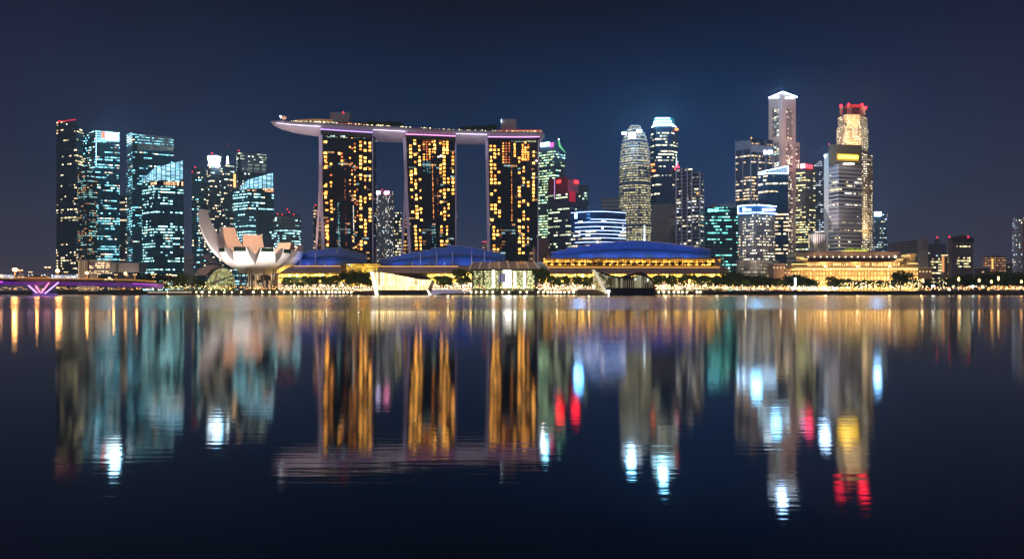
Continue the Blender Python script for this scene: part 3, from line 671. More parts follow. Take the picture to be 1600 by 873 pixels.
t=tower('office_tower','dark blue slim tower with a bluish floodlight, squeezed beside the white slab tower','skyscraper',[(1271,1160),(1292,1160)],252,fac('facade_slim_blue',cw=3.2,ch=4.4,p=.3,fb=.3,block=2,a=(.6,.75,1),b=(1,.9,.7),mix=.3,s=.8,dim=(.004,.007,.016)))
beacon(t,1289.5,243.5,895,2.0,glow('blue_flood',(.55,.8,1),9))
# white slab tower with yellow band
t=tower('office_tower','tower with a white concrete core and a glowing yellow bar across its dark sloping top','skyscraper',[(1295,905),(1311,890),(1347,903)],256,fac('facade_bands',glass=(.012,.014,.02),frame=(.36,.34,.36),cw=3.,ch=5.8,fx=1.1,fy=.5,p=.3,fb=.8,block=5,a=(1,.8,.4),b=(1,.95,.8),mix=.4,s=1.,dim=(.004,.005,.008)))
block(t,'core',[(1287.5,915),(1296,906)],238.5,M_WHITE,depth=20)
block(t,'top',[(1294.5,903),(1297,893),(1347,903)],[226.5,226,226.5],mat('olive_top',(.16,.14,.11),.6),bot=257)
slabs(t,'floor_band',[(1295,905),(1311,890),(1347,903)],261,392,22,mat('band_white',(.55,.52,.54),.5),out=.9,th=1.9)
panel(t,'light_bar',(1297,893),(1347,903),.24,.84,242.5,247.5,glow('yellow_bar',(1,.6,.03),14),1.4,.8)
panel(t,'light_bar_surround',(1297,893),(1347,903),.20,.88,239.5,251,mat('bar_surround',(.3,.22,.08),.5,0,(1,.6,.03),.3),.5,.5)
sign(t,(1311,890),(1347,903),.15,.6,255,257.5,glow('small_letters',(1,.95,.8),2),5,proud=3)
beacon(t,1295,225,892,.7)
# octagonal floodlit tower
SO=fac('facade_octagon',glass=(.03,.02,.015),frame=(.5,.4,.28),cw=3.2,ch=4.3,fx=.62,fy=.5,p=.7,fb=.2,block=1,a=(1,.8,.45),b=(1,.9,.7),mix=.5,s=1.2,dim=(.03,.02,.01))
t=tower('office_tower','floodlit golden octagonal tower with red lit crown, behind the tower with the yellow bar','skyscraper',[(1307,1075),(1318,1055),(1346,1055),(1357,1075)],197,SO)
block(t,'upper_tier',[(1309,1077),(1319,1058),(1344,1058),(1355,1077)],179,SO,bot=197)
block(t,'right_wing',[(1345,1052),(1357,1050),(1364,1062)],241,SO)
for a,b in ((1312,1317),(1323,1331),(1343,1352)): block(t,'crown_pier',[(a,1070),(b,1070)],166,M_STONE,bot=180,depth=10)
block(t,'crown_drum',[(1319,1082),(1325,1074),(1345,1074),(1351,1082)],169,mat('drum',(.15,.08,.08),.6),bot=180,depth=20)
block(t,'crown_ring',[(1320,1078),(1326,1070),(1346,1070),(1352,1078)],163.5,mat('ring_red',(.5,.05,.06),.6,0,(1,.015,.03),.18),bot=168,depth=24)
for px,py in ((1314,165),(1326,163),(1347,163.5),(1353,168)): beacon(t,px,py,1064,2.0,glow('red_hot',(1,.01,.03),10))
for px,a,b,Y in ((1314,181,238,1052),(1337,181,195,1048),(1339,200,238,1048),(1351,250,385,1046),(1360,300,385,1046)):
    c=P(px,(a+b)/2,Y)
    spot('facade_flood',P(px,b+6,Y-16),P(px,a,Y+8),250000 if px!=1339 else 420000,(1,.75,.4),70,.8,1.)
t=tower('classical_block','pale pilastered old building standing just above the left end of the domed civic hotel roof','building',[(1263,880),(1272,870),(1291,878)],[368,365,366],fac('facade_pilaster',glass=(.05,.045,.045),frame=(.5,.44,.42),cw=3.6,ch=30,fx=.45,fy=.9,p=.3,fb=0,s=.4,block=1,a=WARM,mix=0,dim=(.02,.016,.014)))
block(t,'attic',[(1268,878),(1274,872),(1289,880)],361,M_PALE,bot=366)
# ================================================================== FAR RIGHT
t=tower('office_tower','bluish tower with a glowing white blue sign, right of the golden octagonal tower','building',[(1365.5,1250),(1386.5,1250)],333,fac('facade_bluelines',glass=(.01,.02,.03),frame=(.04,.07,.1),cw=3,ch=5,p=.3,fb=.5,block=3,a=(.7,.9,1),b=(1,.9,.6),mix=.3,s=.9,dim=(.008,.02,.03)))
panel(t,'sign',(1365.5,1250),(1386.5,1250),.02,.52,331,338,glow('ltblue_sign',(.5,.8,1),9),.8,.6); antenna(t,1379,333,326,1250,.6)
G=fac('facade_grey_dim',glass=(.06,.06,.085),frame=(.2,.19,.23),cw=60,ch=5,fx=1,fy=.5,p=0,fb=0,s=0,dim=(.004,.004,.007))
t=tower('office_block','wide unlit grey slab block with two ribs at its right end, beyond the civic hotel','building',[(1388,1020),(1434,1010)],[380,374.5],G)
block(t,'end_wing',[(1433,1005),(1442,1003),(1450,1008)],373,mat('wing_grey',(.27,.25,.3),.7))
t=tower('office_block','dim grey block with one red roof light behind the warm window blocks','building',[(1450,1150),(1478,1150)],381,fac('facade_dim',glass=(.03,.03,.05),frame=(.08,.08,.12),cw=4,ch=5,p=.05,fb=0,s=.5,dim=(.006,.006,.012)))
block(t,'rooftop_box',[(1460,1155),(1468,1155)],374,mat('box_dim',(.09,.09,.13),.7),bot=381,depth=8); beacon(t,1464.5,370.5,1150,1.3)
WY=fac('facade_yellow_scatter',glass=(.02,.02,.03),frame=(.07,.065,.09),cw=3.4,ch=4.6,fx=.8,fy=.6,p=.75,fb=.3,block=2,a=(1,.85,.4),b=(1,.7,.35),mix=.4,s=1.4,dim=(.006,.005,.01))
t=tower('office_block','low dark block of yellow windows with an orange lit stair slab through it','building',[(1455,950),(1485,950)],403,WY)
block(t,'stair_slab',[(1471,946),(1481,946)],398.5,mat('slab_stone',(.4,.3,.27),.6)); panel(t,'light_strip',(1471,946),(1481,946),.05,.4,400,425,glow('orange_slab',(1,.42,.15),1.1),.3,.3)
panel(t,'roof_light',(1471,946),(1500,946),.0,.35,398,399.3,glow('roof_warm',(1,.75,.4),2),.5,.5)
t=tower('office_tower','brown tower with rows of yellow windows and two red roof lights on the low skyline','building',[(1481.5,930),(1488,915),(1521,922)],[371,370,371],mat('brown_clad',(.15,.13,.16),.7,noise=.1))
block(t,'rooftop_dome',[(1494,925),(1500,922),(1510,924)],367.5,mat('roof_brown',(.08,.07,.09),.8),bot=371)
for a,b in ((384,388),(400,418)): panel(t,'window_bay',(1488,915),(1521,922),.22,.85,a,b,WY,.2,.3)
panel(t,'top_band',(1481.5,930),(1488,915),0,1,371,378,mat('band_dark',(.03,.03,.05),.7),.2,.3); panel(t,'top_band',(1488,915),(1521,922),0,1.02,371,378,mat('band_dark',(.03,.03,.05),.7),.2,.3)
for px in (1483.5,1513): beacon(t,px,370,914,1.1)
t=tower('low_building','low terrace roofed building between the brown tower and the orange lit block','building',[(1523,950),(1546,950)],419,fac('facade_low_a',glass=(.02,.02,.03),frame=(.2,.17,.17),cw=4,ch=4.5,p=.4,fb=0,block=1,a=WARM,mix=0,s=.6))
block(t,'roof',[(1521,948),(1547,948)],417.5,M_PALE,bot=419.5)
t=tower('orange_building','orange glowing mid rise block near the right edge, left of the pale apartment tower','building',[(1537,960),(1549,948),(1571.5,955)],[403,401,402],fac('facade_orange',glass=(.1,.05,.03),frame=(.3,.17,.12),cw=4.2,ch=4.3,fx=.72,fy=.6,p=1.6,fb=.15,block=2,a=(1,.5,.25),b=(1,.65,.35),mix=.5,s=.85,dim=(.12,.05,.03)))
block(t,'roof_deck',[(1536,959),(1549,946.5),(1572,954)],399.5,mat('deck_brown',(.2,.1,.09),.7),bot=402); antenna(t,1562,399,394,955,.4)
panel(t,'corner_light',(1549,948),(1571.5,955),.02,.1,404,420,glow('yellow_corner',(1,.6,.15),1.6),.4,.4)
t=tower('low_building','dim low block at the foot of the pale apartment tower','building',[(1571,980),(1584,980)],412,fac('facade_low_b',glass=(.02,.02,.03),frame=(.15,.14,.17),cw=4,ch=5,p=.1,s=.5))
t=tower('apartment_tower','pale apartment tower with blue and brown window columns cut by the right frame edge','apartment tower',[(1582,865),(1590,850),(1640,858)],[342,340.5,342],fac('facade_apartment',glass=(.05,.04,.06),frame=(.4,.38,.44),cw=3.6,ch=3.6,fx=.5,fy=.55,p=.25,fb=.1,block=1,a=(.5,.75,1),b=(1,.8,.6),mix=.4,s=1.,dim=(.03,.035,.06)))
panel(t,'balcony_column',(1590,850),(1640,858),.15,.5,346,430,mat('brown_balcony',(.3,.2,.2),.7),.3,.4)
panel(t,'blue_light_column',(1582,865),(1590,850),.3,.7,372,425,fac('blue_col',cw=3,ch=3.6,fx=.9,fy=.5,p=1.2,fb=.2,block=1,a=(.4,.75,1),mix=0,s=1.2,dim=(.05,.15,.3)),.3,.3)

for px,py,tx,ty,p in ((1190,330,1212,200,170000),(1250,330,1233,200,520000),(1236,250,1233,170,300000),(1250,420,1236,330,160000)):
    spot('tower_flood',P(px,py,985),P(tx,ty,1095),p*2.8,(1,.72,.62),50,.8,1.)
spot('tower_flood',P(1318,430,850),P(1325,330,893),120000,(1,.9,.85),70,.9,1.)
spot('tower_flood',P(1182,432,780),P(1182,370,815),60000,(1,.86,.75),90,.9,1.)
spot('tower_flood',P(1276,400,840),P(1291,300,908),520000,(1,.9,.9),50,.8,1.)

spot('tower_flood',P(1172,330,900),P(1185,228,990),200000,(.85,.88,1),60,.9,1.)  # spot added in mid-air to lighten the blue grey tower's top
spot('tower_flood',P(1335,260,1000),P(1335,172,1062),150000,(1,.85,.7),60,.9,1.)
# ================================================================== HOTEL WITH ROOF SHIP
def lerp(a,b,t): return a+(b-a)*t
M_GL=fac('hotel_glass',glass=(.006,.014,.028),frame=(.012,.02,.032),cw=4.2,ch=3.5,fx=.9,fy=.7,p=.10,fb=.2,block=2,a=(1,.5,.2),b=(.5,.8,.8),mix=.4,s=.35,dim=(.001,.003,.006),rough=.12)
M_FIN=mat('hotel_fin',(.62,.55,.7),.5,0,(.45,.38,.85),.07)
win_m=[glow('hotel_window_gold',(1,.44,.075),10),glow('hotel_window_amber',(1,.36,.06),5),glow('hotel_window_red',(1,.24,.06),1.5),glow('hotel_window_teal',(.3,.9,1),.8),glow('hotel_window_white',(1,.9,.75),3)]
for _w in win_m:
    _nt=_w.node_tree; _b=_nt.nodes['Principled BSDF']; _s=_b.inputs['Emission Strength'].default_value
    _t=_nt.nodes.new('ShaderNodeTexCoord'); _n=_nt.nodes.new('ShaderNodeTexNoise'); _n.inputs['Scale'].default_value=.9; _n.inputs['Detail'].default_value=1
    _g=_nt.nodes.new('ShaderNodeNewGeometry'); _nt.links.new(_g.outputs['Position'],_n.inputs['Vector'])
    _o=_nt.nodes.new('ShaderNodeObjectInfo')
    _p=_nt.nodes.new('ShaderNodeMath'); _p.operation='POWER'; _nt.links.new(_n.outputs['Fac'],_p.inputs[0]); _p.inputs[1].default_value=2.2
    _q=_nt.nodes.new('ShaderNodeMath'); _q.operation='MULTIPLY_ADD'; _nt.links.new(_o.outputs['Random'],_q.inputs[0]); _q.inputs[1].default_value=3.2; _q.inputs[2].default_value=1.6
    _r=_nt.nodes.new('ShaderNodeMath'); _r.operation='MULTIPLY'; _nt.links.new(_p.outputs[0],_r.inputs[0]); _nt.links.new(_q.outputs[0],_r.inputs[1])
    _u=_nt.nodes.new('ShaderNodeMath'); _u.operation='MULTIPLY'; _nt.links.new(_r.outputs[0],_u.inputs[0]); _u.inputs[1].default_value=_s
    _nt.links.new(_u.outputs[0],_b.inputs['Emission Strength'])
wmesh={}
def hotel(label,y_top,fl,fr,legs,Yt,cols,rng,y_bot=410):
    """fl,fr: [(py,px)] edges of the glass; legs=(outer[(py,px)],split py)"""
    Yf=lambda py: Yt-16*max(0,(py-y_top)/(y_bot-y_top))**1.6
    def ev(tab,py):
        for (a,x),(b,y) in zip(tab[:-1],tab[1:]):
            if a<=py<=b: return x+(y-x)*(py-a)/(b-a)
        return tab[0][1] if py<tab[0][0] else tab[-1][1]
    cxp=(fl[0][1]+fr[0][1])/2
    t=thing('hotel_tower',label,'hotel tower',(X(cxp,Yt+15),Yt+15,GZ))
    pys=[y_top+ (y_bot-y_top)*i/14 for i in range(15)]+[458]
    # front slab
    mb=MB(); rows=[];uv=[]
    for py in reversed(pys):
        Y=Yf(py); x0,x1=X(ev(fl,py),Y),X(ev(fr,py),Y); z=Z(py,Y); d=11
        rows.append([(x0,Y,z),(x1,Y+6,z),(x1+1,Y+6+d,z),(x0-2,Y+d,z)]); uv.append([(0,z),(x1-x0,z),(x1-x0+d,z),(x1*2-x0*2+d,z)])
    mb.grid(rows,0,uv,True); mb.face(rows[-1],None,1); mb.build('glass_slab',[M_GL,M_ROOF],t)
    # rear slab, vertical, farther
    outer,split=legs
    mb=MB(); rows=[];uv=[]
    for py in reversed(pys):
        Y=Yt+ (14 if py<split else 14+14*((py-split)/(y_bot-split))**1.2); x0=X(ev(outer,py)+.4,Y); x1=X(ev(fr,py)-3,Y); z=Z(py,Y)
        rows.append([(x0,Y,z),(x1,Y,z),(x1+2,Y+14,z),(x0,Y+14,z)]); uv.append([(0,z),(x1-x0,z),(x1-x0+14,z),(x1*2-x0*2+14,z)])
    mb.grid(rows,0,uv,True); mb.face(rows[-1],None,1); mb.build('rear_slab',[fac('rear_'+label[:5],cw=4.2,ch=4.6,fx=.8,fy=.6,p=1.2,fb=.2,block=1,a=(1,.5,.15),b=(1,.3,.1),mix=.3,s=1.3,dim=(.001,.002,.004)),M_ROOF],t)
    # end fins: inner leg along the front slab, outer leg along the rear slab
    for nm,tab,Yo,w,w2 in (('front_leg',fl,-1.5,3.6,3.0),('rear_leg',outer,12,3.4,2.6)):
        mb=MB(); rows=[]
        for py in reversed(pys):
            k=max(0,(py-y_top)/(y_bot-y_top)); Y=(Yf(py) if nm=='front_leg' else Yt+14*max(0,(py-split)/(y_bot-split))**1.2)+Yo; z=Z(py,Y)
            x=X(ev(tab,py),Y); ww=lerp(w,w2,k)
            x0,x1=(x-ww,x+.2) if nm=='front_leg' else (x-.2,x+ww*.9)
            rows.append([(x0,Y,z),(x1,Y,z),(x1,Y+10,z),(x0,Y+10,z)])
        mb.grid(rows,0,None,True); mb.face(rows[-1],None,0); mb.build(nm,M_FIN,t)
    mb=MB(); rows=[]
    for py in reversed(pys):
        Y=Yf(py)+5; z=Z(py,Y); x=X(ev(fr,py),Y); rows.append([(x,Y-.6,z),(x+1.0,Y-.4,z),(x+1.0,Y+12,z),(x,Y+12,z)])
    mb.grid(rows,0,None,True); mb.build('edge_fin',M_FIN,t)
    # vertical mullions of the middle part
    mb=MB()
    for k in range(27):
        u=.04+k*.0355
        for a,b in zip(pys[:-1],pys[1:]):
            Ya,Yb=Yf(a)+6*u-.25,Yf(b)+6*u-.25
            xa=lerp(X(ev(fl,a),Ya),X(ev(fr,a),Ya),u); xb=lerp(X(ev(fl,b),Yb),X(ev(fr,b),Yb),u)
            mb.tube((xa,Ya,Z(a,Ya)),(xb,Yb,Z(b,Yb)),.14,.14,4,caps=False)
    mb.build('mullion',M_DARK,t)
    # windows
    items=[]
    for (u,w,h,y0,y1,pitch,p,mi) in cols:
        py=y0
        while py<y1:
            if rng.random()<p*(.9 if p<.95 else 1):
                k=mi if rng.random()<.62 else (min(2,mi+1) if mi<3 else mi)
                items.append((u,py,w*rng.choice((.45,.75,.8,.8)),h*rng.uniform(.66,.78),k))
            py+=pitch if pitch<5 else 5.75 if rng.random()<.9 else 11.5
    items.sort(key=lambda q:-(q[2]*q[3]*(1 if q[4]<2 else .5)))
    rest=MB()
    for i,(u,py,w,h,k) in enumerate(items):
        Y=Yf(py)+6*u; x=lerp(X(ev(fl,py),Y),X(ev(fr,py),Y),u); z=Z(py,Y); W=w*.78/2; H=h*.78/2
        if i<99:
            key=k
            if key not in wmesh:
                q=MB(); q.box(-.5,-.06,-.3,.3,-.5,.5); q.box(.06,.5,-.3,.3,-.5,.5)
                me_o=q.build('window',win_m[k]); wmesh[key]=me_o.data; bpy.data.objects.remove(me_o)
            o=bpy.data.objects.new('window',wmesh[key]); COL.objects.link(o); o.parent=t
            o.location=Vector((x,Y-.35,z))-Vector(t.location); o.scale=(2*W,1,2*H)
        else:
            rest.box(x-W,x+W,Y-.6,Y-.1,z-H,z+H,k)
    if rest.f:
        r=rest.build('small_windows',win_m,t); r['kind']='stuff'
    # lit lobby under the deck
    panel(t,'sky_lobby',(fl[0][1],Yt),(fr[0][1],Yt+6),.1,.95,y_top+1.5,y_top+4.5,fac('lobby_'+label[:6],cw=3,ch=2,fx=.8,fy=.9,p=.7,fb=0,block=2,a=(.6,1,.9),b=(1,.9,.4),mix=.5,s=1.2),.5,.4)
    return t
rng=random.Random(3)
W=4.6
# (u, width px, height px, y0, y1, pitch, prob, material)
colA=[(.07,6,4,222,395,7.4,.62,0),(.085,5,3.4,225,395,9.3,.4,1),(.18,4.2,4,222,345,8.3,.42,1),(.40,4,4.4,240,262,21,1,1),(.345,4,4,240,245,9,1,0),
      (.56,2.6,3.2,230,300,6.5,.6,1),(.60,2.6,3.2,215,395,6.1,.55,1),(.655,2.8,3.2,225,395,5.3,.6,1),(.70,3,3,262,395,5.1,.5,2),(.77,4.4,4.4,222,395,8.6,.55,0),(.86,4.6,4.4,218,395,8.3,.62,0),(.955,4.2,4.4,224,345,7.9,.68,0),
      (.46,1.2,1.6,240,395,3.4,.5,2),(.31,1.6,1.4,318,386,2.4,.9,3),(.335,1.2,1.2,318,386,2.8,.6,3),(.62,1.3,1.3,310,395,3.1,.7,4)]
colB=[(.09,4.6,4.4,222,345,7.2,.62,0),(.18,4.6,4.4,219,345,7.,.7,0),(.27,4.4,4.2,223,345,8,.55,0),(.13,4.4,4.4,354,396,6.4,.8,0),(.23,4.4,4.4,354,396,6.4,.9,0),
      (.36,3.4,2.6,222,250,3.9,.9,1),(.42,3.4,2.6,222,250,3.9,.9,2),(.48,3.4,2.6,222,250,3.9,.9,1),(.54,3.,2.6,222,252,3.9,.8,1),(.585,4,4.4,221,242,8,1,0),
      (.535,1.5,1.6,258,343,3.5,1,1),(.635,1.4,1.5,280,343,3.5,.8,2),(.70,4.2,4.4,224,345,7.3,.5,0),(.775,4.6,4.4,222,345,6.9,.62,0),(.84,4.6,4.4,221,240,4.6,1,0),(.77,4,4,221,240,4.6,1,0),
      (.86,3.6,4.2,262,345,7.2,.6,0),(.955,4.4,4.6,222,345,7.5,.62,0),(.70,4.8,4.4,354,392,6.2,.9,0),(.82,4,4.2,354,392,6.2,.85,0),(.66,4.,3.4,245,248,9,1,4),(.72,6,5,244,247,9,1,4),
      (.36,2,1.6,252,272,3,.8,3),(.43,2,1.6,252,272,3,.8,3),(.48,2,1.6,254,272,3,.8,3),(.5,1.6,1.5,354,395,4,.6,3),(.55,1.5,1.5,354,395,4,.5,3)]
colC=[(.055,4.4,4.4,223,345,7.2,.62,0),(.13,4.4,4.4,223,345,7.2,.6,0),(.21,4.2,4.2,223,345,7.4,.55,0),(.09,4.6,4.4,355,400,6.6,.75,0),(.17,4.4,4.4,355,400,6.6,.8,0),(.235,1.6,2,355,400,4,.7,2),
      (.30,3.4,2.4,224,256,4.3,.95,1),(.36,3.4,2.4,224,256,4.3,.95,2),(.42,3.4,2.4,224,256,4.3,.95,2),(.465,1.6,1.6,262,345,3.9,1,1),(.53,3.6,6,226,244,11,1,0),
      (.62,4.6,4.4,247,345,7.,.66,0),(.71,4.4,4.2,262,345,7.8,.6,0),(.80,4.4,4.4,262,345,7.3,.6,0),(.69,3.6,3.4,223,252,3.8,.95,1),(.745,3.6,3.4,223,252,3.8,.95,0),(.80,3.6,3.4,223,252,3.8,.8,1),
      (.91,4.4,4.4,232,345,7.6,.66,0),(.62,4.6,4.4,355,400,6.4,.8,0),(.70,4.2,4.2,355,400,6.6,.7,0),(.80,3,4.2,355,385,7,.7,1)]
hotel('left hotel tower of the three, splayed pale legs on its left side and amber windows',210,[(210,503),(300,503.2),(395,507),(460,509)],[(210,581.5),(460,582)],([(210,498.5),(290,498.2),(330,496.5),(395,492),(460,489)],285),700,colA,rng)
hotel('middle hotel tower of the three, densely lit amber rooms below the roof deck',214,[(214,634),(295,636.5),(395,642),(460,645)],[(214,711),(460,711.5)],([(214,631.5),(290,632),(340,630),(395,626.5),(460,624)],288),705,colB,rng)
hotel('right hotel tower of the three, dark central glass field with a dotted red light line',216,[(216,762.5),(395,765.5),(460,766.5)],[(216,841),(460,839.5)],([(216,762),(460,766)],700),710,colC,rng)
for o in list(bpy.data.objects):
    if o.name.startswith('hotel_tower'): pass
# roof ship
t=thing('sky_deck','long boat shaped roof deck bridging the three hotel towers, pale hull lit violet','roof deck',(X(636,725),725,100))
st=[(423.5,189.5,191.5,.5),(427,188.8,195.5,5),(436,189,200,9),(455,190.2,204,13),(478,191.2,206.8,16),(500,192,209,18.5),(540,194,212,19.5),(582,196.5,215,20),(634,199.5,217,20),(672,201.5,218,20),(711,203.5,219.5,19.5),(762,205.2,220.2,18),(805,206,220.2,16),(835,206.2,219.8,14),(845,206.4,219,11),(849.5,207.5,216,6),(850.8,210,213,1.5)]
rows=[]
for px,yt,yb,hw in st:
    Y=712+ (px-636)*.02; Yn=Y+10-hw*.9
    zt=Z(yt,Yn); zb=Z(yb,Yn+4); row=[]
    for k in range(15):
        a=math.pi*k/14
        # flat rim then round belly
        row.append((X(px,Yn+4)+0,Y+12-hw*math.cos(a), zt-(zt-zb)*math.sin(a)**.8))
    rows.append(row)
mb=MB(); mb.grid(rows,0); mb.grid([[r[0],r[-1]] for r in rows],0); mb.build('hull',mat('hull_paint',(.68,.63,.70),.4,noise=.04),t,smooth=True)
mb=MB()
for (a,b) in zip(st[1:-1],st[2:-1]):
    Ya=712+(a[0]-636)*.02+10-a[3]*.9-2.2; Yb=712+(b[0]-636)*.02+10-b[3]*.9-2.2
    A=Vector((X(a[0],Ya),Ya+.6,Z(a[1]-.2,Ya))); B=Vector((X(b[0],Yb),Yb+.6,Z(b[1]-.2,Yb))); mb.tube(A,B,.35,.35,5)
mb.build('parapet_rail',mat('rail_mauve',(.35,.3,.4),.5),t)
# hull joints over the towers with violet light strips
def hullY(px): 
    for a,b in zip(st[:-1],st[1:]):
        if a[0]<=px<=b[0]:
            k=(px-a[0])/(b[0]-a[0]); hw=lerp(a[3],b[3],k); return 712+(px-636)*.02+10-hw*.9, lerp(a[1],b[1],k), lerp(a[2],b[2],k)
for a,b,c in ((501,582,(.62,.38,1)),(634,712,(1,.35,.75)),(762,843,(.85,.42,1))):
    mb=MB(); n=8
    for i in range(n):
        p0=lerp(a,b,i/n); p1=lerp(a,b,(i+1)/n); Y0,yt0,yb0=hullY(p0); Y1,yt1,yb1=hullY(p1)
        f0=lerp(yt0,yb0,.58); f1=lerp(yt1,yb1,.58)
        A=P(p0,f0,Y0-3.4); B=P(p1,f1,Y1-3.4); mb.tube(A,B,.55,.55,6)
    mb.build('hull_light_strip',mat('strip_%d'%a,(.1,.1,.1),.5,0,c,2.2,sample=True),t)
    mb=MB()
    Y0,yt0,yb0=hullY(a); Y1,yt1,yb1=hullY(b)
    pa=[(X(a,Y0-3),Y0-3),(X(b,Y1-3),Y1-3),(X(b,Y1+20),Y1+20),(X(a,Y0+20),Y0+20)]
    z=Z(lerp(yt0,yb0,.66),Y0-3); z2=Z(lerp(yt1,yb1,.66),Y1-3)
    mb.prism(pa,[Z(yb0+1,Y0),Z(yb1+1,Y1)]*1+[Z(yb1+1,Y1),Z(yb0+1,Y0)],[z,z2,z2,z],0,0); mb.build('tower_junction',mat('junction_dark',(.02,.025,.035),.4),t)
HL=mat('hull_rim_led',(.1,.1,.1),.5,0,(.78,.68,1),4.5,sample=True)
for a,b in ((432,500),(583,633),(713,761)):
    mb=MB(); n=10
    for i in range(n):
        p0=lerp(a,b,i/n); p1=lerp(a,b,(i+1)/n); Y0,yt0,yb0=hullY(p0); Y1,yt1,yb1=hullY(p1)
        mb.tube(P(p0,lerp(yt0,yb0,.34),Y0-3.2),P(p1,lerp(yt1,yb1,.34),Y1-3.2),.22,.22,6)
    mb.build('hull_rim_light',HL,t)
# things on the deck
def deckz(px,off=0): Y,yt,yb=hullY(px); return X(px,Y+8),Y+8,Z(yt,Y)+off
def deck_box(name,label,cat,px0,px1,pytop,m,d=10,glowm=None):
    Y,yt,yb=hullY((px0+px1)/2); y0=Y+7
    t=thing(name,label,cat,(X((px0+px1)/2,y0),y0+d/2,Z(yt,Y)-.3)); mb=MB(); mb.box(X(px0,y0),X(px1,y0),y0,y0+d,Z(yt,Y)-.3,Z(pytop,y0)); mb.build('housing',m,t)
    return t,Y,yt,y0
GB=mat('plant_mauve',(.34,.33,.4),.7,noise=.06)
t,Y,yt,y0=deck_box('lift_housing','plain grey box on the roof deck above the first hotel tower','lift housing',516,546,175.5,GB); beacon(t,536.5,175.5,y0,.9); antenna(t,533.5,175.5,172.5,y0,.3)
t,Y,yt,y0=deck_box('lift_housing','plain grey box on the roof deck above the right hotel tower','lift housing',783,807,186,GB); antenna(t,783.5,191,186.5,y0-1,.4,'lit_edge',M_LED)
def deck_pavilion(label,px0,px1,h,m,roof):
    t=thing('deck_pavilion',label,'pavilion',(X((px0+px1)/2,712),712,Z(hullY((px0+px1)/2)[1],710)))
    n=max(3,int((px1-px0)/6)); mbw=MB(); mbr=MB()
    for i in range(n):
        a=lerp(px0,px1,i/n); b=lerp(px0,px1,(i+1)/n); Y,yt,_=hullY((a+b)/2); z=Z(yt,Y); y0=Y+4
        hh=h*.78*(.55+.45*math.sin(math.pi*min(1,(i+1)/(n*.7))*.5))
        mbw.box(X(a,y0)+.15,X(b,y0)-.15,y0,y0+5,z,z+hh*.7); mbr.box(X(a,y0)-.1,X(b,y0)+.1,y0-1,y0+7,z+hh*.75,z+hh)
    mbw.build('lit_room',m,t); mbr.build('roof',roof,t); return t
FG=fac('deck_gold',glass=(.05,.03,.02),frame=(.05,.04,.03),cw=1.6,ch=1.8,fx=.7,fy=.7,p=1.2,fb=0,block=1,a=(1,.7,.25),b=(1,.95,.7),mix=.5,s=2.6)
deck_pavilion('golden lit observation terrace near the pointed end of the roof deck',462,519,7,FG,mat('gold_roof',(.3,.15,.08),.6,0,(1,.4,.1),.25))
deck_pavilion('red lit restaurant strip on the roof deck just right of the first grey box',526,574,5,fac('deck_red',glass=(.1,.01,.01),frame=(.05,.01,.01),cw=1.6,ch=1.8,fx=.8,fy=.7,p=1.6,fb=0,block=1,a=(1,.03,.05),b=(1,.15,.1),mix=.4,s=2.2),M_ROOF)
deck_pavilion('warm lit strip beside the second grey box at the blunt end of the roof deck',776,846,4.6,fac('deck_warm',glass=(.1,.03,.02),frame=(.05,.02,.02),cw=1.6,ch=1.4,fx=.7,fy=.7,p=1.3,fb=0,block=1,a=(1,.7,.3),b=(1,.15,.1),mix=.5,s=2.2),mat('redroof',(.3,.05,.05),.6,0,(1,.1,.08),.4))
t=thing('deck_kiosk','small round capped kiosk on the pointed tip of the roof deck','kiosk',deckz(441))
mb=MB(); c=P(442,187.5,706); mb.tube(c-Vector((0,0,2)),c+Vector((0,0,2)),.9,.9,8); mb.build('stem',M_PALE,t)
mb=MB(); mb.ball(P(443.5,184,706),3.2,10,6,sz=.65); mb.build('cap',mat('kiosk_cap',(.6,.4,.3),.6,0,(1,.5,.3),.5),t); beacon(t,438.5,182,706,1.,M_LED)
mb=MB(); rg=random.Random(5)
for i in range(120):
    px=rg.uniform(455,600) if i<60 else rg.uniform(600,846); Y,yt,_=hullY(px); z=Z(yt,Y); mb.ball((X(px,Y+1.5),Y+1.5,z+rg.uniform(.4,1.6)),rg.uniform(.25,.5),5,3)
tag(mb.build('deck_fairy_lights',glow('deck_bulbs',(1,.82,.4),7)),'countless tiny warm lights strung along the edge of the roof deck','fairy lights',kind='stuff')
# hull fills: spots added in mid-air before the towers to brighten the hull
for px,c,p in ((462,(.78,.72,1),30000),(492,(.85,.82,1),16000),(608,(.8,.72,1),26000),(737,(.78,.75,1),26000)):
    spot('hull_fill',P(px,262,664),P(px,203,705),p*1.6,c,80,.9,1.)
plight('hull_fill',P(848,232,690),9000,(1,.7,.7),1.)

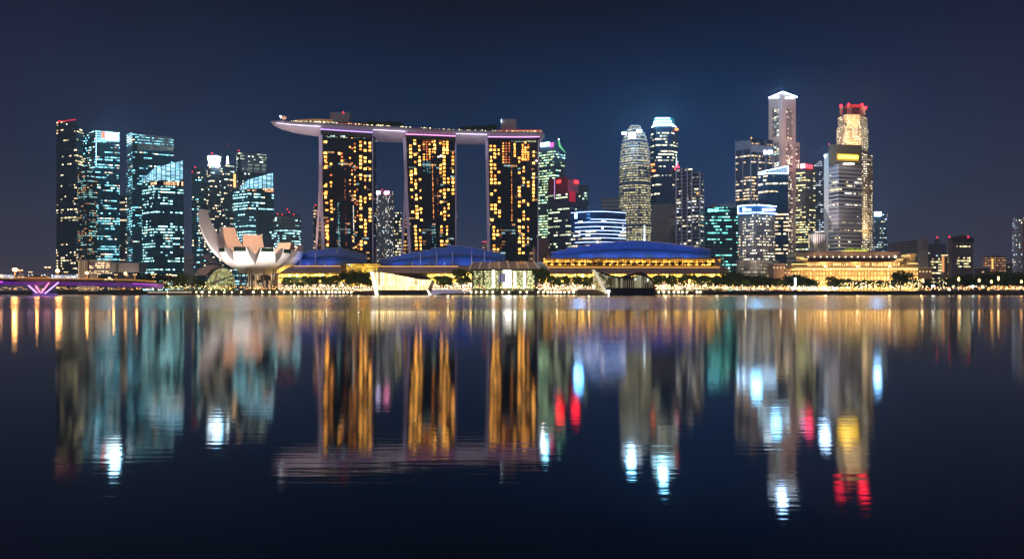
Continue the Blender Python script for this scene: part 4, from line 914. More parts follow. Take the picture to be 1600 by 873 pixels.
# ================================================================== LOTUS MUSEUM
LY=665; LX=X(405,LY); LZ0=Z(428.5,LY)
t=thing('lotus_museum','white flower shaped museum with upturned petals beside the water','museum',(LX,LY,GZ))
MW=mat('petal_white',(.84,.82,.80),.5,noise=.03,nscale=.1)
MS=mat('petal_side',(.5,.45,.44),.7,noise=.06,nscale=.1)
MI=mat('petal_inner',(.75,.58,.48),.6,noise=.04)  # peach of the warm light inside the bowl, put into the colour
MGn=mat('skylight_green',(.012,.03,.018),.15,noise=.2,nscale=1)
def petal(azd,R_,H,wm_,wt,tm,tt,window=False,q=1.,label=None,z0=LZ0):
    az=R(azd); er=Vector((math.cos(az),math.sin(az),0)); et=Vector((-math.sin(az),math.cos(az),0)); up=Vector((0,0,1))
    n=26; O=[];I=[]
    for i in range(n+1):
        s=.05+.95*i/n; a=s*math.pi/2*q
        c=er*(R_*math.sin(a))+up*(H*(1-math.cos(a)))
        T=(er*(R_*math.cos(a))+up*(H*math.sin(a))).normalized(); nn=T.cross(et); 
        if nn.dot(up*1.0-er)<0: nn=-nn
        w=(wm_*math.sin(min(1,s/.55)*math.pi/2) if s<.55 else lerp(wm_,wt,(s-.55)/.45))
        th=lerp(2,tm,min(1,s/.6)) if s<.6 else lerp(tm,tt,(s-.6)/.4)
        base=Vector((LX,LY,z0))+c
        bow=w*.10
        O.append([base-et*w+nn*bow, base-et*w*.5+nn*bow*.25, base, base+et*w*.5+nn*bow*.25, base+et*w+nn*bow])
        I.append([base-et*w+nn*(bow+th), base+nn*(th+bow*.5), base+et*w+nn*(bow+th)])
    mb=MB()
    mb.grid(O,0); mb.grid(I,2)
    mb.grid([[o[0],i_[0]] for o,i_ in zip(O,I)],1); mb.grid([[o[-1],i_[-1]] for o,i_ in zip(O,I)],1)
    mb.face([O[-1][0],O[-1][1],O[-1][2],O[-1][3],O[-1][4],I[-1][2],I[-1][1],I[-1][0]],None,0)
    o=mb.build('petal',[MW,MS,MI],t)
    if label: o['label']=label
    for f in o.data.polygons: f.use_smooth = True
    # keep the edges crisp
    o.data.set_sharp_from_angle(angle=R(35))
    if window:
        a0,a1,b0,b1=O[-1][0],O[-1][4],I[-1][0],I[-1][2]; T2=(O[-1][2]-O[-2][2]).normalized()
        mb=MB()
        pr=Vector((0,0,0)); e=er*.5+Vector((0,-.25,0))
        q0=O[-1][0]; q1=O[-1][4]
        # band of dark glazing wrapped over the outer face just below the tip
        k=len(O)-1; rowsT=O[k]; rowsB=O[k-3]
        A=[rowsB[0].lerp(rowsB[4],.08),rowsB[0].lerp(rowsB[4],.92),rowsT[0].lerp(rowsT[4],.92),rowsT[0].lerp(rowsT[4],.08)]
        nn=(A[1]-A[0]).cross(A[3]-A[0]).normalized()
        if nn.dot(er)<0: nn=-nn
        A=[p+nn*1.0 for p in A]; Bk=[p-nn*1.2 for p in A]
        A[2]=A[2]-Vector((0,0,.9)); A[3]=A[3]-Vector((0,0,.9))
        mb.face(A)
        for i in range(4): j=(i+1)%4; mb.face([A[j],A[i],Bk[i],Bk[j]])
        mb.build('skylight',MGn,o)
    return o
petal(-148,62,67,10.5,4.5,15,8,q=1.03,label='tallest petal, grey flank curving up to a point at the left')
petal(152,60,57,12,8,11,6); petal(122,58,50,13,10.5,11,6)
petal(72,50,40,12,9,11,6); petal(28,48,34,11,7,10,6)
petal(-4,49,27,12.5,9.5,12,5,label='low grey petal at the right end'); 
petal(-25,44,28,8.4,5.,10,6,True); petal(-56,47,28,10.4,6.8,11,6,True)
petal(-89,49.5,28,10.8,7.,11,6,True); petal(-121,46,28,9,5.4,11,6,True)
mb=MB()
for i in range(28):
    pass
rowsb=[]
for r,z in ((0,-1.5),(10,-1.2),(18,.6),(24,3.5)):
    rowsb.append([(LX+r*math.cos(2*math.pi*k/24),LY+r*math.sin(2*math.pi*k/24),LZ0+z) for k in range(24)])
mb.grid(rowsb,0,None,True); mb.build('hub',MW,t,smooth=True)
cm=mat('column_steel',(.3,.26,.26),.5)
for px,dx,py1,Yc in ((384,-2,428,640),(389.5,0,426,650),(393.5,0,427,640),(412,2,427,645),(415,-2,427,655),(427,3,424,650),(430.5,3,424,640),(373,-5,424,655),(403,0,428,690),(420,1,428,690)):
    mb=MB(); mb.tube((X(px-dx,Yc),Yc,GZ),(X(px+dx*.3,Yc),Yc,Z(py1,Yc)+4),.8,.8,8); mb.build('column',cm,t)
mb=MB()
for a in range(24):
    w0=2*math.pi*a/24; w1=2*math.pi*(a+1)/24; c=Vector((LX+6,LY+6,0))
    mb.wall((c.x+20*math.cos(w0),c.y+20*math.sin(w0)),(c.x+20*math.cos(w1),c.y+20*math.sin(w1)),GZ,Z(430,LY),None,a*5.2)
mb.build('glass_lobby',fac('lobby_warm',glass=(.1,.07,.05),frame=(.2,.15,.1),cw=2.6,ch=11,fx=.8,fy=.95,p=3,fb=0,block=1,a=(1,.66,.34),b=(1,.8,.5),mix=.5,s=1.6,sample=True),t)
mb=MB(); mb.tube((LX,LY,GZ+.02),(LX,LY,GZ+1.2),30,29,32); mb.build('terrace',mat('terrace_stone',(.3,.22,.18),.8),t)
for px,Yf_,pw in ((352,606,90000),(385,600,70000),(418,600,70000),(452,606,130000)):
    spot('petal_flood',(X(px,Yf_),Yf_,GZ+.6),(X(405+(px-400)*.9,LY),LY-42,LZ0+30),pw*2.3,(1,.87,.81),58,1,1.2)
spot('petal_flood',(X(292,612),612,GZ+.6),(LX-50,LY-28,LZ0+34),260000,(1,.84,.84),60,.9,1.2)
spot('petal_flood',(X(330,606),606,GZ+.6),(LX-40,LY-24,LZ0+14),70000,(1,.84,.84),60,.9,1.2)
plight('bowl_light',(LX-3,LY-2,LZ0+10),260000,(1,.66,.46),2.5)
plight('under_bowl_light',(LX+2,LY+2,GZ+9),2500,(1,.75,.5),4)

spot('petal_flood',(X(475,612),612,GZ+1),(LX+34,LY-22,LZ0+26),120000,(1,.87,.82),60,1,1.2)
spot('petal_flood',(X(345,606),606,GZ+1),(LX-20,LY-30,LZ0+22),60000,(1,.84,.8),60,1,1.2)
# ================================================================== WATERFRONT MALL
BLUE=mat('blue_roof',(.05,.17,.5),.45,noise=.15,nscale=.08)
EAVE=mat('eave_mauve',(.55,.48,.55),.6)
def hall(label,steps,y_base,Y0,dark=True,vy=.55):
    """steps: [(px0,px1,pytop)] stepped roof plates, tallest in the middle"""
    x0=steps[0][0]; x1=steps[-1][1]
    t=thing('exhibition_hall',label,'hall',(X((x0+x1)/2,Y0+20),Y0+20,GZ))
    n=40; top=min(s[2] for s in steps); rows=[]; uv=[]
    pk=[(s[0]+s[1])/2 for s in steps if s[2]==top][0]
    def ytop(px):
        for s in steps:
            if s[0]<=px<=s[1]: return s[2]
        return y_base
    def smooth(px):
        c=(steps[0][0]+steps[-1][1])/2
        k=(px-x0)/(x1-x0); return 
    # smoothed vault curve a little under the steps
    cent=[( (s[0]+s[1])/2, s[2]) for s in steps]
    cent=[(x0,y_base-3)]+cent+[(x1,max(steps[-1][2]+2,y_base-12) if steps[-1][2]<y_base-10 else y_base-3)]
    def sm(px):
        a=0;b=0
        for k in range(-4,5):
            q=min(max(px+k*(x1-x0)/40,x0),x1)
            for (p,y),(p2,y2) in zip(cent[:-1],cent[1:]):
                if p<=q<=p2 or (p2==cent[-1][0] and q>=p2): a+=y+(y2-y)*(q-p)/(p2-p); b+=1; break
        return a/b
    # lower vault : leans back from the eave to the knee
    for f,dY in ((0,0),(.25,.8),(.5,2.2),(.75,4.5),(1,7.5)):
        row=[];u=[]
        for i in range(n+1):
            px=lerp(x0,x1,i/n); yk=lerp(y_base,sm(px),vy); py=lerp(y_base,yk,math.sin(f*math.pi/2)); Y=Y0+dY
            row.append(P(px,py,Y)); u.append((X(px,Y),Z(py,Y)))
        rows.append(row); uv.append(u)
    mb=MB(); mb.grid(rows,0,uv); mb.build('vault',BLUE,t,smooth=True)
    mb=MB(); me=MB()
    for a,b,y in steps:
        m_=max(2,int((b-a)/6))
        yk=lerp(y_base,sm((a+b)/2),vy)+2
        Y1=Y0+8; Y2=Y0+10
        for k in range(m_):
            p0=lerp(a,b,k/m_)+.12; p1=lerp(a,b,(k+1)/m_)-.12
            A0=P(p0,yk,Y1);B0=P(p1,yk,Y1);B1=P(p1,y,Y2);A1=P(p0,y,Y2)
            dy=Vector((0,2.,0)); mb.face([A0,B0,B1,A1]); mb.face([B0+dy,A0+dy,A1+dy,B1+dy]); mb.face([A0+dy,A0,A1,A1+dy]); mb.face([B0,B0+dy,B1+dy,B1]); mb.face([A1,B1,B1+dy,A1+dy])
        E0=P(a-.3,y,Y2-1); E1=P(b+.3,y,Y2-1); me.box(E0.x,E1.x,Y2-1,Y2+4,E0.z,E0.z+.6)
    mb.build('louvred_roof',BLUE,t); me.build('eave',EAVE,t)
    mb=MB(); z=Z(y_base,Y0)
    mb.box(X(x0-4,Y0),X(x1+4,Y0),Y0-1,Y0+13,GZ,z); mb.build('wall',mat('hall_wall',(.06,.05,.06),.8),t)
    return t
h1=hall('smallest blue lit stepped roof hall, below the first hotel tower',[(455,467,396.5),(467,480,394.5),(480,493,392.5),(493,507,390.5),(507,522,388),(522,534,387.5),(534,546,390),(546,558,393),(558,567,396),(567,573,399)],414,666)
h2=hall('middle blue lit stepped roof hall, below the middle and right hotel towers',[(596,606,405),(606,616,402),(616,626,399.5),(626,641,396.5),(641,656,394),(656,673,391.5),(673,698,388),(698,725,384.5),(725,743,386.5),(743,757,389.5),(757,770,392),(770,782,394.5),(782,790,397)],414,666)
h3=hall('widest blue lit stepped roof hall over a golden lit gallery, right of the hotel',[(861,872,394),(872,886,391),(886,903,387.5),(903,921,384.5),(921,940,381.5),(940,962,379),(962,1018,377),(1018,1035,378.5),(1035,1053,380.5),(1053,1068,382.5),(1068,1084,385),(1084,1100,387.5),(1100,1110,389.5)],403.5,682)
for xs,yb in (((475,510,545),412),((620,655,690,725,760),412),((880,920,960,1000,1040,1080),401)):
    for px in xs:
        _Y=664 if yb<405 else 653
        spot('roof_flood',P(px,yb+.5,_Y),P(px,yb-17,_Y+30),(17000 if yb<405 else 7500),(.06,.27,1),120,.9,.8)
# masts
mast_m=mat('mast_pink',(.62,.5,.52),.5)
def mast(px,y0,y1,Y,label,group): 
    t=thing('roof_mast',label,'mast',(X(px,Y),Y,Z(y1,Y)),group)
    mb=MB(); mb.tube(P(px,y1,Y),P(px,y0,Y),.62,.4,8); mb.build('pole',mast_m,t)
    mb=MB(); mb.ball(P(px,y0,Y),.7,6,4); mb.build('finial',mast_m,t); return t
for px,y0,y1 in ((469,392,415),(493,386,414),(482,409,414.5),(508,409,414.5)): mast(px,y0,y1,664.5,'slim pink mast in front of the smallest blue hall','masts before the smallest hall')
for px,y0,y1 in ((657,394,414),(682,394,414),(707,395,414),(737,390,412),(757,391,412),(644,410,414.5),(670,410,414.5),(695,410,414.5)): mast(px,y0,y1,664.5,'slim pink mast in front of the middle blue hall','masts before the middle hall')
mast(588,387,411,676,'tall lone pink mast in the gap between the smallest and middle blue halls',None)
def aframe(px,y0,y1,Y,w,label):
    t=thing('cable_mast',label,'mast',(X(px,Y),Y,Z(y1,Y)))
    mb=MB(); mb.tube(P(px-1.,y1,Y),P(px,y0,Y),.7,.5,8); mb.tube(P(px+1.6,y1,Y),P(px,y0,Y),.7,.5,8); mb.build('pole',mast_m,t)
    for k in (-w,-w*.6,w*.7,w*1.2):
        mb=MB(); mb.tube(P(px,y0,Y),P(px+k,y1-1,Y-3),.22,.22,5); mb.build('cable',mast_m,t)
    return t
aframe(527,386.5,415,676,6,'pointed cable stayed mast rising over the smallest blue hall')
aframe(834,385,409,668,9,'pointed cable stayed mast at the right end of the glass plaza canopy')
aframe(857,397,407,668,6,'low splayed mast where the widest hall begins')
# gallery of the widest hall
t=thing('roof_gallery','golden lit open gallery with pillars under the widest blue hall','gallery',(X(990,670),670,GZ))
GOLD=fac('gallery_gold',glass=(.3,.15,.05),frame=(.25,.1,.03),cw=3.2,ch=3.2,fx=.8,fy=.75,p=2.6,fb=.05,block=1,a=(1,.42,.05),b=(1,.52,.09),mix=.5,s=5.5,dim=(.4,.15,.02),sample=True)
mb=MB(); mb.box(X(850,674),X(1126,674),674,680,Z(419,674),Z(403.5,674)); mb.build('lit_wall',GOLD,t)
mb=MB(); mb.box(X(852,664),X(1127,664),663,678,Z(404.8,664),Z(402.9,664)); mb.build('canopy',mat('canopy_brown',(.3,.17,.14),.6),t)
mb=MB(); mb.box(X(846,662),X(1125,662),661.5,662.2,Z(418.5,662),Z(416,662)); mb.build('parapet',mat('parapet_gold_lit',(.6,.35,.12),.6,0,(1,.5,.1),.55),t)  # gallery light put into the parapet as a golden glow
for i in range(11):
    px=866+i*25.2; mb=MB(); mb.tube(P(px,418,664),P(px,400,664),.6,.45,8); mb.tube(P(px,412,664),P(px+2.6,417,664),.3,.3,5); mb.tube(P(px,412,664),P(px-2.6,417,664),.3,.3,5); mb.build('pillar',mat('pillar_orange',(.6,.28,.16),.5),t)
mb=MB(); a=P(1123,402.5,668); mb.prism([(X(1118,664),664),(X(1139,668),668),(X(1139,690),690),(X(1118,690),690)],GZ,[Z(403,664),Z(424,668),Z(424,690),Z(403,690)],0,0); mb.build('end_wall',mat('endwall',(.3,.25,.22),.7),t)
mb=MB(); mb.tube(P(1125,401,662),P(1140,425,662),.6,.6,6); mb.build('end_rib',mast_m,t)
# curved lower canopies
CAN=mat('canopy_mauve',(.42,.34,.38),.6,noise=.08)
def canopy(label,px0,px1,yt,yb,Y0,slant=0,ribs=True,edge=(1,.5,.2)):
    t=thing('curved_canopy',label,'canopy',(X((px0+px1)/2,Y0),Y0,GZ+8))
    n=20; rows=[]
    for f,dY in ((0,0),(.33,3.5),(.66,8),(1,14)):
        rows.append([P(lerp(px0-slant*(1-f),px1+slant*.0*(1-f),i/n),lerp(yb,yt,math.sin(f*math.pi/2)),Y0+dY) for i in range(n+1)])
    mb=MB(); mb.grid(rows,0); mb.grid([[p-Vector((0,0,.5)) for p in r] for r in rows],0); mb.grid([rows[0],[p-Vector((0,0,.5)) for p in rows[0]]],0)
    mb.build('roof',CAN,t)
    if ribs:
        mb=MB(); k=int((px1-px0)/14)
        for i in range(k+1):
            for (f,dY),(g,dZ) in zip(((0,0),(.33,3.5),(.66,8)),((.33,3.5),(.66,8),(1,14))):
                pa=P(lerp(px0-slant*(1-f),px1,i/k),lerp(yb,yt,math.sin(f*math.pi/2)),Y0+dY-.3); pb=P(lerp(px0-slant*(1-g),px1,i/k),lerp(yb,yt,math.sin(g*math.pi/2)),Y0+dZ-.3); mb.tube(pa,pb,.22,.22,4,caps=False)
        mb.build('rib',mast_m,t)
    mb=MB(); mb.tube(P(px0,yt-.4,Y0+13),P(px1,yt-.4,Y0+13),.38,.38,5); mb.build('edge_light',glow('edge_orange',edge,1.4),t)
    return t
canopy('curved mauve canopy above the shopfront, right beside the lotus building',458,532,416,425.5,650,20)
canopy('curved mauve ribbed canopy behind the cream glass pavilion',590,716,416.5,425.5,650,0)
canopy('long curved mauve ribbed canopy below the golden gallery',852,1124,418.5,426,650,0)
t=thing('brick_lit_box','glowing amber walled box between the smallest and middle halls','shop building',(X(565,660),665,GZ))
mb=MB(); mb.box(X(541,655),X(589,655),655,680,GZ,Z(412.5,655)); mb.build('wall',fac('amber_wall',glass=(.4,.25,.05),frame=(.3,.18,.03),cw=2.2,ch=1.6,fx=.85,fy=.8,p=3,fb=.1,block=1,a=(1,.58,.06),b=(1,.7,.15),mix=.5,s=2.2,dim=(.25,.13,.012)),t)
mb=MB(); mb.box(X(536,653),X(591,653),652,682,Z(412.3,653),Z(410.4,653)); mb.build('roof',mat('boxroof',(.16,.1,.1),.6),t)
# shopfronts
SHOP=fac('shop_windows',glass=(.3,.22,.08),frame=(.3,.2,.06),cw=4.2,ch=5.2,fx=.86,fy=.85,p=3,fb=.1,block=1,a=(1,.52,.06),b=(1,.64,.13),mix=.5,s=13,dim=(.4,.25,.04),sample=True)
SH2=fac('promenade_shops',glass=(.2,.15,.1),frame=(.12,.1,.08),cw=1.8,ch=2.2,fx=.7,fy=.6,p=1.9,fb=.2,block=1,a=(1,.75,.42),b=(1,.5,.3),mix=.35,s=12,dim=(.2,.12,.06))
def shop(label,px0,px1,py0,Y,m1=SHOP):
    t=thing('shopfront',label,'shopfront',(X((px0+px1)/2,Y),Y,GZ))
    mb=MB(); mb.box(X(px0,Y),X(px1,Y),Y,Y+12,Z(440.5,Y),Z(py0,Y)); mb.build('upper_windows',m1,t)
    mb=MB(); mb.box(X(px0,Y-4),X(px1,Y-4),Y-4,Y+8,Z(447.3,Y-4),Z(441.5,Y-4)); mb.build('lower_windows',SH2,t)
    mb=MB(); mb.box(X(px0,Y-8),X(px1,Y-8),Y-9,Y,Z(441.8,Y-8),Z(441,Y-8)); mb.box(X(px0,Y-14),X(px1,Y-14),Y-14,Y,Z(448.6,Y-14),Z(447.4,Y-14)); mb.build('awning',mat('awning_brown',(.3,.24,.2),.7),t)
    mb=MB(); mb.box(X(px0,Y-12),X(px1,Y-12),Y-12,Y-2,GZ,Z(449,Y-12)); mb.build('base_windows',SH2,t)
    return t
shop('yellow lit shopfront under the canopy between the lotus building and the cream pavilion',436,584,426,660)
shop('yellow lit shopfront between the cream pavilion and the plaza canopy',668,737,426,660)
shop('yellow lit shopfront stretching under the long right canopy',842,1138,426.5,660)
# plaza pavilion
t=thing('plaza_pavilion','brilliantly lit glass plaza pavilion under a broad slanted glass canopy','pavilion',(X(788,640),640,GZ))
mb=MB(); rows=[]
for f,dY,py in ((0,0,420.5),(.5,10,414),(1,26,409.5)):
    rows.append([P(px+f*k,py-(.8 if 0<i<8 else 0),628+dY) for i,(px,k) in enumerate(zip([733+ (125)*j/8 for j in range(9)],[6-2.2*j for j in range(9)]))])
mb.grid(rows,0); mb.grid([[p-Vector((0,0,.6)) for p in r] for r in rows],0); mb.grid([rows[0],[p-Vector((0,0,.6)) for p in rows[0]]],0)
mb.build('canopy',mat('canopy_glass',(.6,.54,.5),.35,.1,noise=.2,nscale=.15),t)
mb=MB()
for k in range(9):
    a=rows[0][k]+Vector((0,-.2,.3)); b=rows[1][k]+Vector((0,-.2,.3)); c=rows[2][k]+Vector((0,-.2,.3)); mb.tube(a,b,.35,.35,5); mb.tube(b,c,.35,.35,5)
mb.build('canopy_rib',mat('rib_lit',(.7,.62,.5),.5,0,(1,.8,.5),.35),t)
mb=MB(); mb.box(X(736,636),X(838,636),632,634,Z(422,632),Z(420.4,632)); mb.build('fascia_beam',M_DARK,t)
PW=fac('plaza_glass',glass=(.2,.15,.08),frame=(.05,.06,.03),cw=1.5,ch=2.6,fx=.8,fy=.85,p=1.6,fb=0,block=2,a=(1,.9,.5),b=(.75,1,.5),mix=.4,s=1.7,dim=(.12,.12,.04),sample=True)
mb=MB(); mb.box(X(740,646),X(836,646),646,652,GZ,Z(421,646)); mb.build('glass_wall',PW,t)
for a,b,c in ((769,773,422),(786,799,422),(803,806,424),(818,822,424)):
    mb=MB(); mb.box(X(a,644),X(b,644),643,645.5,Z(449,643),Z(c,643)); mb.build('lit_screen',glow('plaza_white',(1,.93,.8),4.,True),t)
mb=MB(); mb.box(X(779,643),X(790,643),642,642.9,Z(441,642),Z(427,642)); mb.build('dark_display',mat('display_grey',(.2,.2,.28),.4,0,(.5,.5,.8),.35),t)
for px in (738,756,782,800,822,836): mb=MB(); mb.tube(P(px,451,630),P(px,421,630),.45,.45,6); mb.build('column',M_DARK,t)
# cream pavilion on the water
def extrude(name,parent,pts,Y0,Y1,m,dx=0,cap=None):
    f=[P(a,b,Y0) for a,b in pts]; g=[Vector((q.x+dx,Y1,q.z)) for q in f]; mb=MB()
    mb.face(f,[(p.x,p.z) for p in f]); mb.face(g[::-1])
    for i in range(len(f)): j=(i+1)%len(f); mb.face([f[j],f[i],g[i],g[j]],[(f[j].x,f[j].z),(f[i].x,f[i].z),(f[i].x+25,g[i].z),(f[j].x+25,g[j].z)],1)
    return mb.build(name,[m,cap or m],parent)
t=thing('glass_pavilion','cream glowing glass pavilion like a ship on the water, slanted white prow at its left','pavilion',(X(625,600),600,0))
CR=fac('cream_glass',glass=(.5,.4,.25),frame=(.35,.24,.1),cw=2.1,ch=30,fx=.86,fy=1.1,p=3,fb=0,block=3,a=(1,.76,.36),b=(1,.86,.55),mix=.5,s=2.0,dim=(.6,.4,.16),sample=True)
extrude('glass_body',t,[(586,453.5),(580,423.8),(596,424.5),(612,427),(628,430.5),(637,432),(655,436.5),(675,437.5),(668,453.5)],588,614,CR,0,mat('pav_roof',(.2,.14,.1),.5))
extrude('roof_blade',t,[(633,431.5),(645,428.6),(656,429),(668,433),(668,436.2),(652,435.5),(640,433.5)],586,612,mat('roof_brown2',(.06,.03,.02),.5))
extrude('roof_edge',t,[(580,423),(596,423.8),(612,426.2),(628,429.6),(637,431),(637,432.6),(628,431.2),(612,427.9),(596,425.4),(580,424.6)],587,614,mat('roof_edge_brown',(.14,.08,.07),.5))
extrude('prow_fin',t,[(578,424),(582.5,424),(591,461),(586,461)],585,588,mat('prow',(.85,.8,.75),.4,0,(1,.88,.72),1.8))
extrude('stern_fin',t,[(670,461),(667,453),(669,453),(674,461)],585,588,mat('prow',(.85,.8,.75),.4))
extrude('base',t,[(590,461.6),(588,453),(668,453),(671,461.6)],587,616,mat('pav_base',(.06,.05,.045),.6))
mb=MB()
for i in range(26):
    px=588+i*3.2; y0=min(437.5,424.4+max(0,(px-584))*.148)
    mb.tube(P(px*.99+6.3 if px<590 else px,453,587.4),P(px-.3,y0+.5,587.4),.12,.12,4)
mb.tube(P(584,437,587.3),P(628,437,587.3),.15,.15,4); mb.build('mullion',mat('mull_brown',(.1,.06,.03),.5),t)
mb=MB(); rg=random.Random(2); px=638
while px<658:
    w_=rg.uniform(1.,2.2); h_=rg.uniform(1.2,2.8); c=P(px,441,586.8); 
    mb.tube(c+Vector((0,0,-h_*.35)),c+Vector((w_*.45,0,h_*.35)),.22,.22,5); mb.tube(c+Vector((-.4,0,-h_*.3)),c+Vector((w_*.5,0,-h_*.36)),.2,.2,5); px+=w_+.8
mb.build('script_sign',M_DARK,t)
# dark crystal pavilion
t=thing('glass_pavilion','dark crystal pavilion on the water with a wavy roof and lit vertical ribs','pavilion',(X(985,600),600,0))
GR=fac('crystal_glass',glass=(.02,.02,.02),frame=(.45,.38,.25),cw=2.7,ch=40,fx=.72,fy=1.1,p=.5,fb=0,block=2,a=(1,.9,.55),b=(1,1,.7),mix=.5,s=.16,dim=(.003,.003,.002))
extrude('glass_body',t,[(951,450),(941,432),(950,430),(962,432),(972,433.5),(985,432),(1000,430),(1012,433),(1021,437),(1022,450)],588,614,GR,0,M_ROOF)
extrude('wedge',t,[(928,421.5),(940,424),(955,429.5),(968,431.5),(972,434),(958,434),(951,449)],586,600,fac('wedge_glass',glass=(.08,.07,.04),frame=(.4,.34,.2),cw=1.8,ch=1.8,fx=.8,fy=.8,p=.7,fb=0,block=1,a=(1,.9,.5),b=(.9,1,.7),mix=.5,s=.3,dim=(.02,.018,.008)))
extrude('prow_fin',t,[(926.5,421),(929.5,421.5),(951,459),(946,459)],584,587,mat('prow2',(.7,.66,.5),.4,0,(1,.92,.7),.7))
extrude('prow_glass',t,[(928,424),(947,458),(931,452)],588,600,fac('prow_glass',glass=(.2,.16,.08),frame=(.2,.16,.08),cw=1.6,ch=1.6,fx=.8,fy=.8,p=1.8,fb=0,block=1,a=(1,.8,.3),b=(1,.9,.6),mix=.5,s=1,dim=(.2,.15,.06)))
pts=[(929,420.8),(942,425),(956,430.3),(966,431.8),(976,431),(986,428),(994,425.4),(1001,424.8),(1008,426.5),(1015,432),(1021,438.5),(1024,448),(1024,460),(1022,450),(1020,440),(1013,434),(1006,429),(1000,428),(992,429.5),(984,432.5),(974,434.5),(962,434),(952,432),(940,427.5)]
extrude('wavy_roof',t,pts,585,615,mat('crystal_roof',(.09,.05,.05),.45))
extrude('base',t,[(950,461.6),(947,449.6),(1024,449.6),(1025,461.6)],587,616,mat('crystal_base',(.012,.012,.018),.4))
mb=MB()
for i in range(22): px=953+i*3.2; mb.tube(P(px,449.5,587),P(px,437.5,587),.28,.28,4)
mb.build('lit_rib',mat('rib_cream',(.5,.42,.26),.5,0,(1,.85,.5),.12),t)
beacon(t,951,455,584,1.3,glow('flood_white',(1,.95,.85),14)); beacon(t,993,436,585,.6,glow('flood_green',(.8,1,.8),4)); beacon(t,1012,437,585,.6,glow('flood_green',(.8,1,.8),4))
# jetties beside
t=thing('timber_jetty','low pale jetty left of the dark crystal pavilion','jetty',(X(925,596),596,0))
mb=MB(); mb.box(X(902,592),X(947,592),592,600,1.2,Z(452.5,592)); mb.build('deck',mat('jetty_stone',(.3,.24,.2),.8),t)
mb=MB(); mb.box(X(902,591.5),X(947,591.5),591.4,591.9,Z(452.3,591),Z(451,591)); mb.build('rail',mat('rail_lit',(.5,.4,.3),.6,0,(1,.8,.6),.5),t)
t=thing('timber_jetty','low dark brown jetty left of the cream pavilion','jetty',(X(572,596),596,0))
mb=MB(); mb.box(X(555,592),X(585,592),592,600,1.,Z(455.5,592)); mb.build('deck',mat('jetty_brown',(.14,.08,.06),.8),t)
t=thing('timber_jetty','pale violet lit slipway right of the cream pavilion','jetty',(X(690,598),598,0))
extrude('deck',t,[(671,461),(676,452),(700,452),(735,455.5),(735,457),(690,458),(678,461)],594,601,mat('slip',(.5,.45,.5),.6,0,(.7,.6,1),.25))

# ================================================================== LEFT OF THE MUSEUM
t=thing('lattice_dome','low glass lattice dome glowing yellow green at the left foot of the museum','dome',(X(340,640),640,GZ))
rows=[];uv=[]
for i in range(9):
    a=i/8*math.pi/2; rows.append([(X(343,640)+16*math.cos(a)*math.cos(2*math.pi*k/24)+ (4*math.sin(a)),640+13*math.cos(a)*math.sin(2*math.pi*k/24),GZ+25.5*math.sin(a)) for k in range(24)]); uv.append([(k*4,i*4) for k in range(24)])
mb=MB(); mb.grid(rows,0,uv,True); mb.build('glazing',fac('dome_glass',glass=(.1,.1,.04),frame=(.3,.28,.12),cw=1.9,ch=1.9,fx=.85,fy=.85,p=.9,fb=0,block=1,a=(.8,.7,.2),b=(.7,.9,.5),mix=.5,s=.35,dim=(.03,.028,.01)),t)
mb=MB(); mb.tube((X(330,626),626,GZ+8),(X(366,628),628,GZ+17),1,.6,6); mb.build('dark_beam',M_DARK,t)
for lb,pts,Y in (('thin pointed canopy roof reaching left from the museum',[(292,414.5),(303,410.8),(327,409.5),(333,411),(305,412.5)],690),
                 ('grey curved shell roof behind the lattice dome',[(303,430),(309,421),(320,416),(334,413),(343,417),(330,421),(320,430)],680),
                 ('small pinkish fin roof just left of the tall petal',[(316,396),(321,399),(343,413),(330,410),(320,404)],690)):
    t=thing('shell_roof',lb,'roof',(X(pts[0][0],Y),Y,GZ)); extrude('roof',t,pts,Y,Y+10,mat('shell_grey',(.36,.3,.32),.6))
    mb=MB(); c=pts[len(pts)//2]; mb.tube((X(c[0]-3,Y+5),Y+5,GZ),P(c[0]-3,c[1]+2,Y+5),.5,.5,6); mb.build('post',M_DARK,t)
t=thing('low_building','low glass fronted building with warm lit vertical bars, foot of the far left tower','building',(X(144,790),795,GZ))
mb=MB(); mb.box(X(122,790),X(140,790),790,806,GZ,Z(407,790)); mb.build('bar_wing',fac('bars',glass=(.05,.04,.03),frame=(.35,.22,.15),cw=2.7,ch=40,fx=.5,fy=1.1,p=1.4,fb=0,block=1,a=(1,.65,.35),mix=0,s=1.,dim=(.01,.01,.01)),t)
mb=MB(); mb.box(X(140,790),X(165,790),790,806,Z(427,790),Z(408.5,790)); mb.build('glass_wing',fac('barsb',glass=(.1,.08,.08),frame=(.2,.16,.16),cw=2.,ch=2.3,fx=.8,fy=.7,p=.9,fb=.3,block=2,a=(1,.65,.35),mix=0,s=1.2,dim=(.06,.045,.04)),t)
mb=MB(); mb.box(X(121,789),X(166,789),788,807,Z(407,789),Z(405.8,789)); mb.build('roof',M_PALE,t)
t=thing('low_building','windowless pale box building left of the crowned tower foot','building',(X(194,790),795,GZ))
mb=MB(); mb.box(X(171,790),X(217,790),790,806,Z(425,790),Z(412,790)); mb.build('wall',mat('box_pale',(.55,.47,.42),.6,noise=.1,nscale=.3),t)
mb=MB(); mb.box(X(170,789),X(218,789),788,807,Z(412,789),Z(410.6,789)); mb.build('roof',M_PALE,t)
mb=MB(); mb.box(X(178,792),X(210,792),793,804,GZ,Z(425,792)); mb.build('base',M_DARK,t)
mb=MB(); mb.tube(P(184,411,787),P(184,440,787),.6,.6,5); mb.build('pole',M_DARK,t)
t=thing('white_marquee','row of low white lit tents beyond the bridge at the left','marquee',(X(100,800),800,GZ))
